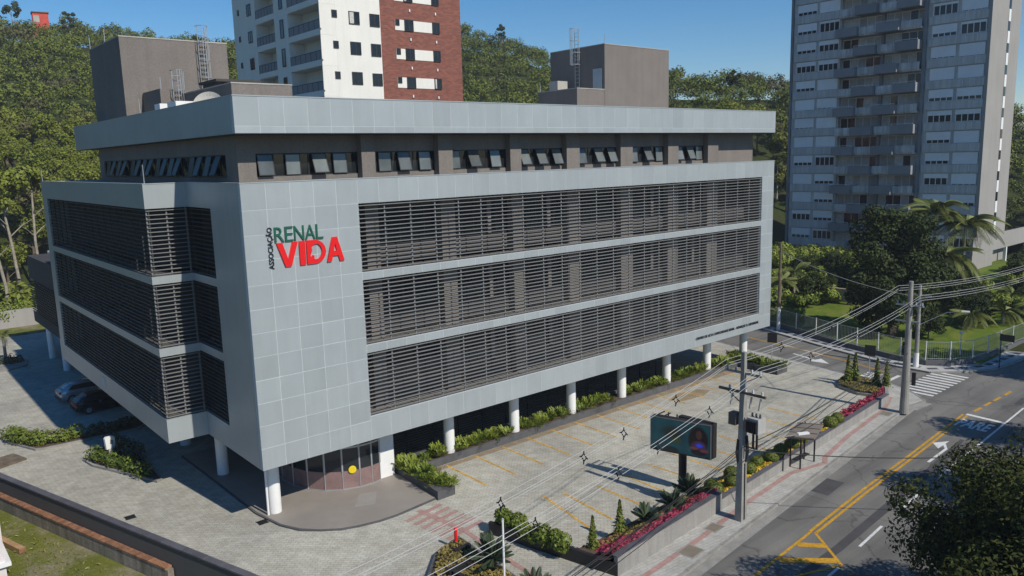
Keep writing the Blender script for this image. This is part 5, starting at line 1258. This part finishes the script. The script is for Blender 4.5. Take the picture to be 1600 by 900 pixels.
for x, y, s_, lb in ((67.5, 9.5, 1.0, 'bright green shrub behind the sandy garden wall'), (70.5, 8.0, 1.2, 'bright yellow green shrub by the tower path'), (61.5, 7.5, .9, 'bright shrub near the dark wooden pole'), (63, 11.5, 1.3, 'yellow green shrub beside the clinic corner'), (69.3, -7, .8, 'lime green shrub right of the corner poles'), (76, -10.5, 1.1, 'golden shrub above the sunlit lawn'), (66.5, 13, 1.4, 'leafy shrub under the small palms')):
    t = thing('garden_shrub', lb, 'shrub', (x, y, float(height(x, y)) + .15), random.uniform(0, 6)); link('foliage', brt, L['fern'], t); obj('stem', MB().tube([(0, 0, -.3), (0, 0, .6)], .05, 6), M['bark'], t); t.scale = (s_,) * 3
for k in range(9):
    x, y = 94.0 - (k % 3) * 1.2, 9.5 + k * 2.2; s_ = random.uniform(.35, .6)
    tree('garden_bush', 'dark shrub in the row along the foot of the grey tower', (x, y, float(height(x, y)) + .1), gb_t, mid, M['bark'], L['dark'] if k % 3 else L['forest'], random.uniform(0, 6), 'shrubs along the tower foot', s_)
sw2 = thing('sandy_wall', 'low sandy stone wall among the bright garden shrubs', 'wall', (70.5, 5.0, 1.0)); obj('wall', MB().box(0, .4, 0, 4.2, 0, 1.5).box(.41, 3, 3.9, 4.2, 0, 1.3), solid('sandy_stone', (.42, .34, .25), .9, .2, 1.2, .15, 9), sw2)
for grp, lb, n_, xr, yr, kinds in (('shrubs between the lawn and the tower', 'leafy shrub in the planted belt between the lawn and the grey tower', 46, (73, 93), (6, 28), 'bbbd'),
                               ('shrubs on the planted slope right of the big tree', 'leafy shrub on the planted slope right of the big dark tree', 28, (72, 96), (-18, -2.5), 'bddd')):
    for k in range(n_):
        x = rng.uniform(*xr); y = rng.uniform(*yr)
        if xr[0] < 71 and y < -8 - (x - 69) * .0 and x < 74: x += 6
        t = thing('garden_shrub', lb, 'shrub', (x, y, float(height(x, y)) + .1), random.uniform(0, 6), grp); kd = random.choice(kinds)
        link('foliage', brt if kd == 'b' else mid, (L['fern'] if random.random() < .5 else L['hedge']) if kd == 'b' else (L['forest'] if random.random() < .5 else L['dark']), t)
        obj('stem', MB().tube([(0, 0, -.3), (0, 0, .6)], .05, 6), M['bark'], t); s_ = random.uniform(.8, 1.5) if kd == 'b' else random.uniform(.4, .75); t.scale = (s_, s_, s_ * random.uniform(.8, 1.2))
for k, (x, y) in enumerate(((68.5, -7.5), (71, -9.5), (74, -11.5), (78, -8.0), (82, -12), (88, -11), (73, -5))):
    palm('bushy low palm on the planted slope right of the big dark tree', (x, y, float(height(x, y)) + .1), 1.3, .16, 18, .72)['group'] = 'low palms on the planted slope'
# big street tree at lower right, other side of the road
bt = leaf_mesh('crown', crown_lumps(150, 5.6, 4.2, 4.6, (.15, .25), -.98, .85), 720, .095, jit=.9, aspect=.45)
tree('street_tree', 'dark spreading tree in the lower right corner over the road', (15.3, -28.9, -.5), trunk_mb(4.6, .28, 7, 3.2, seed=8).mesh('trunk'), bt, M['bark'], L['red_dark'])
bt2 = leaf_mesh('crown', crown_lumps(40, 3.6, 2.9, 5.2, (.2, .34), -.9, .75), 260, .13, jit=1.0)
k2 = trunk_mb(5, .25, 6, 2.6, seed=9).mesh('trunk')
for x, y, s_, lb in ((30.5, -27.8, 1.0, 'dark street tree beyond the corner tree at the right edge'), (40.5, -24.4, .85, 'street tree shading the stop line from the far side of the road'), (59.0, -22.5, 1.5, 'tall street tree whose shade falls on the road beyond the crossing')):
    tree('street_tree', lb, (x, y, -.1), k2, bt2, M['bark'], L['red_dark'], random.uniform(0, 6), None, s_)
# leaning trunks at the left edge
for x, y, h_, lean, lb in ((.6, 80.5, 15, (-2.0, 1), 'pale leaning trunk at the far left edge'), (2.5, 83, 17, (-1.2, 1), 'pale slender tree left of the annex'), (5.2, 86, 17, (.5, 1), 'forked pale trunk rising beside the clinic wall')):
    tree('slender_tree', lb, (x, y, float(height(x, y))), trunk_mb(h_, .2, 7, 3.2, lean, seed=int(y)).mesh('trunk'), leaf_mesh('crown', [(a + lean[0], b + lean[1], c, d, e) for a, b, c, d, e in crown_lumps(20, 3.4, 2.6, h_ * .97, (.24, .38), -.3)], 110, .3), M['bark_pale'], L['forest'])
hd = [(x, 71.6 + .5 * math.sin(x), 1.9 + .25 * math.sin(x * 1.7), 1.1, .9) for x in np.arange(-30, 14, .8)]
tag(link('clipped_hedge', leaf_mesh('clipped_hedge', hd, 260, .13), L['fern']), 'bright yellow green hedge along the top of the grey retaining wall', 'hedge')
und = [(rng.uniform(-22, 14), rng.uniform(74, 92), 1.6 + rng.uniform(0, 1.5), rng.uniform(.9, 1.7), .8) for _ in range(90)]
tag(link('undergrowth', leaf_mesh('undergrowth', und, 60, .34), L['forest']), kind='stuff')
# ---- planter shrubs along the front
FERN = []
for s_ in range(4):
    n_ = 34; P2, N2 = [], []
    mb = MB()
    for k in range(n_):
        a = rng.uniform(0, 6.28); el = rng.uniform(.35, 1.4); ln = rng.uniform(.45, .8); d = Vector((math.cos(a) * math.cos(el), math.sin(a) * math.cos(el), math.sin(el)))
        side = Vector((-math.sin(a), math.cos(a), 0)); base = Vector((rng.uniform(-.35, .35), rng.uniform(-.25, .25), 0))
        for j in range(5):
            t = .35 + .15 * j; p = base + d * ln * t + Vector((0, 0, -.32 * ln * t * t)); ll = .17 * (1.15 - .55 * t)
            for sgn in (-1, 1):
                e = side * sgn * ll + d * ll * .7 + Vector((0, 0, rng.uniform(-.03, .06))); w_ = d * .045
                mb.add([tuple(p - w_), tuple(p + e * .5 - w_ * .6), tuple(p + e), tuple(p + e * .5 + w_ * 1.6)], [(0, 1, 2, 3)])
    FERN.append(mb.mesh('fern_shrub'))
def fern(loc, sc, label, group, mat='fern'):
    o = link('fern_shrub', FERN[rng.integers(4)], L[mat], None, loc, rng.uniform(0, 6.28)); o.scale = (sc, sc, sc * rng.uniform(.85, 1.1)); tag(o, label, 'shrub', group)
for x in np.arange(10.5, 42.0, .62):
    if min(abs(x - c) for c in (12.5, 17.75, 23, 28.25, 33.5, 38.75)) < .42: continue
    if rng.random() < .06: continue
    fern((x, 2.05 + rng.uniform(-.35, .2), .36), rng.uniform(.95, 1.4), 'feathery green shrub in the long planter under the columns', 'shrubs in the long front planter')
for k in range(13):
    fern((8.95 + rng.uniform(-.1, .35) + (.1 if k > 8 else 0), 2.2 - .38 * k, .46), rng.uniform(.95, 1.25), 'bright feathery shrub in the box planter by the entrance', 'shrubs in the entrance box planter')
for k in range(13):
    fern((43.0 + rng.uniform(-.35, .35), 2.3 - .37 * k, .5), rng.uniform(.95, 1.3), 'bright feathery shrub in the box planter at the far end of parking', 'shrubs in the far box planter')
# ---- hedges
def hedge_piece(name, label, line, w, h, mat, size=.1, per=170, grp=None):
    lm = []
    for (x0, y0), (x1, y1) in zip(line[:-1], line[1:]):
        d = math.hypot(x1 - x0, y1 - y0)
        for s_ in np.arange(0, d, w * .55):
            t = s_ / d; lm.append((x0 + (x1 - x0) * t + rng.uniform(-.12, .12), y0 + (y1 - y0) * t + rng.uniform(-.12, .12), h * rng.uniform(.4, .6), w * rng.uniform(.45, .62), rng.uniform(.75, 1.1)))
    return tag(link(name, leaf_mesh(name, lm, per, size), L[mat]), label, 'hedge', grp)
hedge_piece('hedge', 'leafy hedge on the corner of the bed beside the driveway', [(8.6, -7.8), (8.75, -9.5), (8.95, -12.0)], .8, 1.5, 'hedge', .085, 520)
isl = MB().prism([(-3.6, 19.2), (-4.45, 17.2), (-4.3, 16.2), (-2.1, 10.75), (-1.75, 10.9), (-1.6, 13), (-1.5, 19.4)], -.02, .14)
struct('kerbed_island', isl, M['kerb'])
struct('island_soil', MB().prism([(-3.5, 19.0), (-4.3, 17.1), (-4.15, 16.3), (-2.05, 10.95), (-1.85, 11.0), (-1.75, 13), (-1.65, 19.2)], 0, .17), M['soil'])
hedge_piece('hedge', 'green hedge round the white totem sign', [(-3.9, 17.4), (-3.4, 15.4), (-2.8, 13.6), (-2.3, 11.8)], .95, .95, 'hedge', .1)
hedge_piece('hedge', 'dark hedge in the shade behind the totem sign', [(-2.5, 18.4), (-2.3, 16), (-2.1, 14.2)], 1.2, 1.4, 'cycad', .1)
isl2 = MB().prism([(-7.9, 26.6), (-7.4, 24.6), (-6.4, 22.0), (-5.9, 21.8), (-.2, 21.5), (.9, 22.4), (.9, 23.4), (-3.6, 23.3), (-6.2, 26.5)], -.02, .13)
struct('kerbed_island', isl2, M['kerb'])
struct('island_soil', MB().prism([(-7.7, 26.4), (-7.3, 24.7), (-6.3, 22.15), (-5.9, 21.95), (-.3, 21.65), (.7, 22.5), (.7, 23.2), (-3.7, 23.1), (-6.3, 26.2)], 0, .16), M['soil'])
hedge_piece('hedge', 'sunlit leafy hedge in the left island', [(-7.3, 25.8), (-6.6, 23.8), (-5.9, 22.7), (-4.4, 22.4), (-3.4, 22.4)], 1.1, 1.1, 'hedge', .11)
hedge_piece('hedge', 'dark low hedge in the shade in front of the parked cars', [(-2.9, 22.4), (-1.2, 22.3), (.5, 22.6)], .8, .9, 'cycad', .1)
struct('kerbed_island', MB().prism([(-5.5, 53.5), (-6.5, 50.5), (-6, 48.4), (-4.4, 47.6), (-2.7, 48.4), (-2.3, 50.5), (-3, 53)], -.02, .16), M['kerb'])
hedge_piece('hedge', 'dark groundcover under the two small palms', [(-4.9, 51), (-3.9, 50.5), (-3.0, 50.2)], 1.2, .7, 'cycad', .12)
struct('kerbed_island', MB().prism([(-9.8, 19.5), (-7.1, 20.6), (-7.6, 22.2), (-10.5, 21.4)], -.02, .12), M['bark'])
# ---- planting bed on the street: flowers, golden groundcover, balls, cycads, conifers
def carpet(name, poly, n, size, h, mat, base=.3):
    xs = np.array([p[0] for p in poly]); ys = np.array([p[1] for p in poly])
    x = rng.uniform(xs.min(), xs.max(), n * 3); y = rng.uniform(ys.min(), ys.max(), n * 3); ins_ = np.zeros(n * 3, bool); j = len(poly) - 1
    for i in range(len(poly)):
        c_ = ((ys[i] > y) != (ys[j] > y)) & (x < (xs[j] - xs[i]) * (y - ys[i]) / (ys[j] - ys[i] + 1e-9) + xs[i]); ins_ ^= c_; j = i
    x, y = x[ins_], y[ins_]; hh = .5 + .5 * np.sin(x * 5.1 + np.sin(y * 4)) * np.sin(y * 5.7)
    z = (bedz(x, y) if base == 'bed' else base) + h * (.35 + .65 * hh) * rng.uniform(.55, 1.05, len(x))
    nr = unit(rng.normal(size=(len(x), 3)) * .6 + np.array((0, -.1, 1)))
    v, q_ = leaf_quads(np.stack([x, y, z], -1), nr, size, .7)
    t_ = np.clip(.5 + .5 * np.sin(x * 1.7 + 2 * np.sin(y * 1.3)) + rng.normal(0, .18, len(x)), 0, 1)
    return tag(link(name, np_mesh(name, v, q_, np.repeat(t_, 4)), L[mat]), kind='stuff')
WI = lambda x: WL(x) + .28
carpet('pink_flowers', [(9.8, WI(9.8)), (13, WI(13)), (18.0, WI(18)), (18.4, WI(18.4)), (18.0, -12.2), (16.6, -12.0), (15.6, -12.6), (13.2, -12.7), (11, -12.1), (9.6, -11.9), (9.6, -13.2)], 10500, .06, .3, 'pink', 'bed')
carpet('olive_groundcover', [(9.6, -12.2), (11, -12.2), (16, -11.9), (17.6, -11.9), (17.6, -12.7), (14.8, -12.9), (12.5, -13.3), (11.5, -13.0)], 2600, .07, .34, 'olive', 'bed')
carpet('golden_groundcover', [(18.35, -12.1), (22.4, -11.5), (29.2, -11.4), (29.2, WI(29.2)), (24, WI(24)), (18.4, WI(18.4))], 9000, .06, .2, 'gold', 'bed')
carpet('golden_groundcover', [(31.0, -11.4), (33.8, -11.3), (33.8, WI(33.8)), (31.0, WI(31))], 1200, .06, .2, 'gold', 'bed')
carpet('pink_flowers', [(33.7, -11.3), (41.2, -11.05), (43, -10.6), (41.2, WI(41.2)), (33.7, WI(33.7))], 3000, .06, .45, 'pink', 'bed')
ball_v, ball_q = leaf_quads(*(lambda d: (d * .5 * rng.uniform(.9, 1.0, (len(d), 1)), unit(d + rng.normal(size=d.shape) * .25)))(unit(rng.normal(size=(1500, 3)))), .055, .7)
ball_me = np_mesh('clipped_ball', ball_v, ball_q); core_me = MB().lathe([(.0, -.44), (.3, -.32), (.44, 0), (.3, .32), (.0, .44)], 14).mesh('core')
BX = [(18.6, -13.1), (19.2, -12.4), (20.1, -13.05), (21.3, -12.25), (22.3, -12.7), (23.6, -12.35), (24.6, -12.65), (26.0, -12.4), (27.2, -12.4), (28.4, -12.3), (32.2, -12.2), (33.3, -12.1)]
OR = ['nearest the billboard', 'second from the billboard, at the back', 'third from the billboard, by the wall', 'fourth from the billboard, at the back', 'fifth from the billboard, behind the pole', 'sixth from the billboard', 'seventh from the billboard', 'eighth, left of the bus shelter', 'in the shade before the bus shelter roof', 'half hidden by the bus shelter roof', 'left of the last pair beyond the shelter', 'last, beside the far magenta flowers']
for (x, y), o_ in zip(BX, OR):
    t = thing('clipped_ball', 'round clipped shrub in the golden bed, ' + o_, 'topiary', (x, y, float(bedz(x, y)) + .36), random.uniform(0, 6), 'clipped balls in the golden bed')
    link('foliage', ball_me, L['ball'], t); link('core', core_me, L['cycad'], t); s_ = random.uniform(.76, .92); t.scale = (s_, s_, s_ * .92)
FR_S = frond_mesh(.8, .22, .16, .03, 9)
for x, y, s_, lb in ((13.7, -12.5, 1.05, 'spiky dark cycad among pink flowers, left of the billboard'), (15.7, -12.6, 1.15, 'spiky dark cycad in shade left of the billboard post'), (17.8, -12.0, 1.25, 'bushy cycad at the foot of the billboard post'), (6.0, -10.3, 1.5, 'broad cycad in the corner island at the bottom edge'), (5.6, -13.4, 1.2, 'cycad beside the white post at the bottom edge')):
    t = thing('cycad', lb, 'cycad', (x, y, float(bedz(x, y)) + .15 if x > 8 else .35), random.uniform(0, 6)); obj('stem', MB().cyl(0, 0, -.3, .25, .14, .1, 8), M['bark'], t)
    for k in range(26):
        o = link('frond', FR_S, L['cycad'], t, (0, 0, .2)); o.rotation_euler = (0, R(random.uniform(-50, 18)), 2.399 * k); q1 = s_ * random.uniform(.8, 1.15); o.scale = (q1, q1, q1)
def conifer(h, w, n):
    z = rng.uniform(.05, 1, n) ** .9; a = rng.uniform(0, 6.28, n); r_ = w * (1.02 - z) * rng.uniform(.3, 1.0, n) * (.7 + .4 * np.sin(a * 3 + z * 17) * np.sin(z * 29))
    p = np.stack([r_ * np.cos(a), r_ * np.sin(a), z * h], -1); nr = unit(np.stack([np.cos(a), np.sin(a), np.full(n, .5)], -1) + rng.normal(size=(n, 3)) * .4)
    v, q_ = leaf_quads(p, nr, .075, .5); return np_mesh('foliage', v, q_)
cf = conifer(1.7, .42, 1300)
for x, y, s_, lb in ((10.1, -12.45, 1.0, 'small upright conifer at the left end of the pink bed'), (12.1, -12.3, 1.05, 'small upright conifer between the left one and the cycads'),
                     (43.5, -7.7, 1.25, 'small conifer in the corner island, back left'), (44.2, -7.9, 1.3, 'small conifer in the corner island, second from the left'), (44.0, -9.7, 1.25, 'small conifer in the corner island, third from the left'), (43.8, -10.5, 1.2, 'small conifer in the corner island, nearest the wall end')):
    t = thing('small_conifer', lb, 'conifer', (x, y, .28), random.uniform(0, 6)); link('foliage', cf, L['ball'] if y < -11 else L['dark'], t); obj('stem', MB().cyl(0, 0, -.2, 1.2, .04, .02, 6), M['bark'], t); t.scale = (s_,) * 3
ip = [(41.6, -9.4), (42.3, -7.6), (43.3, -6.9), (44.7, -6.7), (45.5, -7.4), (45.3, -9.0), (44.7, -9.9), (43.4, -10.7), (42.0, -10.9)]
struct('kerbed_island', MB().prism(ip, -.02, .2), M['kerb'])
carpet('olive_groundcover', [(43.4 + (x - 43.4) * .93, -8.8 + (y + 8.8) * .93) for x, y in ip], 2800, .07, .1, 'olive')
# corner island at the bottom
cp_ = [(6.55, -6.95), (4.8, -7.5), (3.4, -8.9), (2.6, -11.5), (3.0, -14.6), (5.9, -14.6), (6.35, -9.7)]
struct('planting_island', MB().prism(cp_, -.02, .24), M['planter'])
struct('island_soil', MB().prism([(4.8 + (x - 4.8) * .9, -10.6 + (y + 10.6) * .94) for x, y in cp_], 0, .27), M['soil'])
carpet('olive_groundcover', [(6.3, -7.2), (4.9, -7.7), (3.7, -9.0), (3.0, -11.5), (3.3, -14.2), (5.7, -14.3), (6.1, -9.7)], 1500, .08, .14, 'olive')
for x0, x1, y0, y1, z1 in ((3.9, 5.2, -9.9, -9.6, .62), (4.0, 4.2, -12.2, -9.9, .62), (5.3, 6.2, -8.4, -8.2, .5)):
    struct('planter_rim', MB().box(x0, x1, y0, y1, .1, z1), M['black'])
# yard grass tufts
tx = np.array([wp(t, -n) for t, n in zip(rng.uniform(-14, 15, 2600), rng.uniform(.5, 7, 2600) ** 1.0)])
pz = np.stack([tx[:, 0], tx[:, 1], np.full(len(tx), 0.02)], -1)
v, q_ = leaf_quads(pz + np.array((0, 0, .04)), unit(rng.normal(size=pz.shape) * np.array((1, 1, .35))), .09, .3)
tag(link('grass_tufts', np_mesh('grass_tufts', v, q_, rng.uniform(0, 1, len(v) // 4).repeat(4)), leafmat('yard_grass_blade', (.09, .12, .02), (.2, .2, .05), 'tint')), kind='stuff')

# ================================================================== HAZE
hz_m = bpy.data.materials.new('thin_air_haze'); hz_m.use_nodes = True; hn = hz_m.node_tree; hn.nodes.clear()
ho = hn.nodes.new('ShaderNodeOutputMaterial'); hv = hn.nodes.new('ShaderNodeVolumePrincipled'); hv.inputs['Color'].default_value = (.8, .88, 1, 1); hv.inputs['Density'].default_value = 0.00028
hn.links.new(hv.outputs[0], ho.inputs['Volume'])
tag(obj('haze', MB().box(-700, 1000, -700, 1000, -1.4, 120), hz_m), kind='stuff')
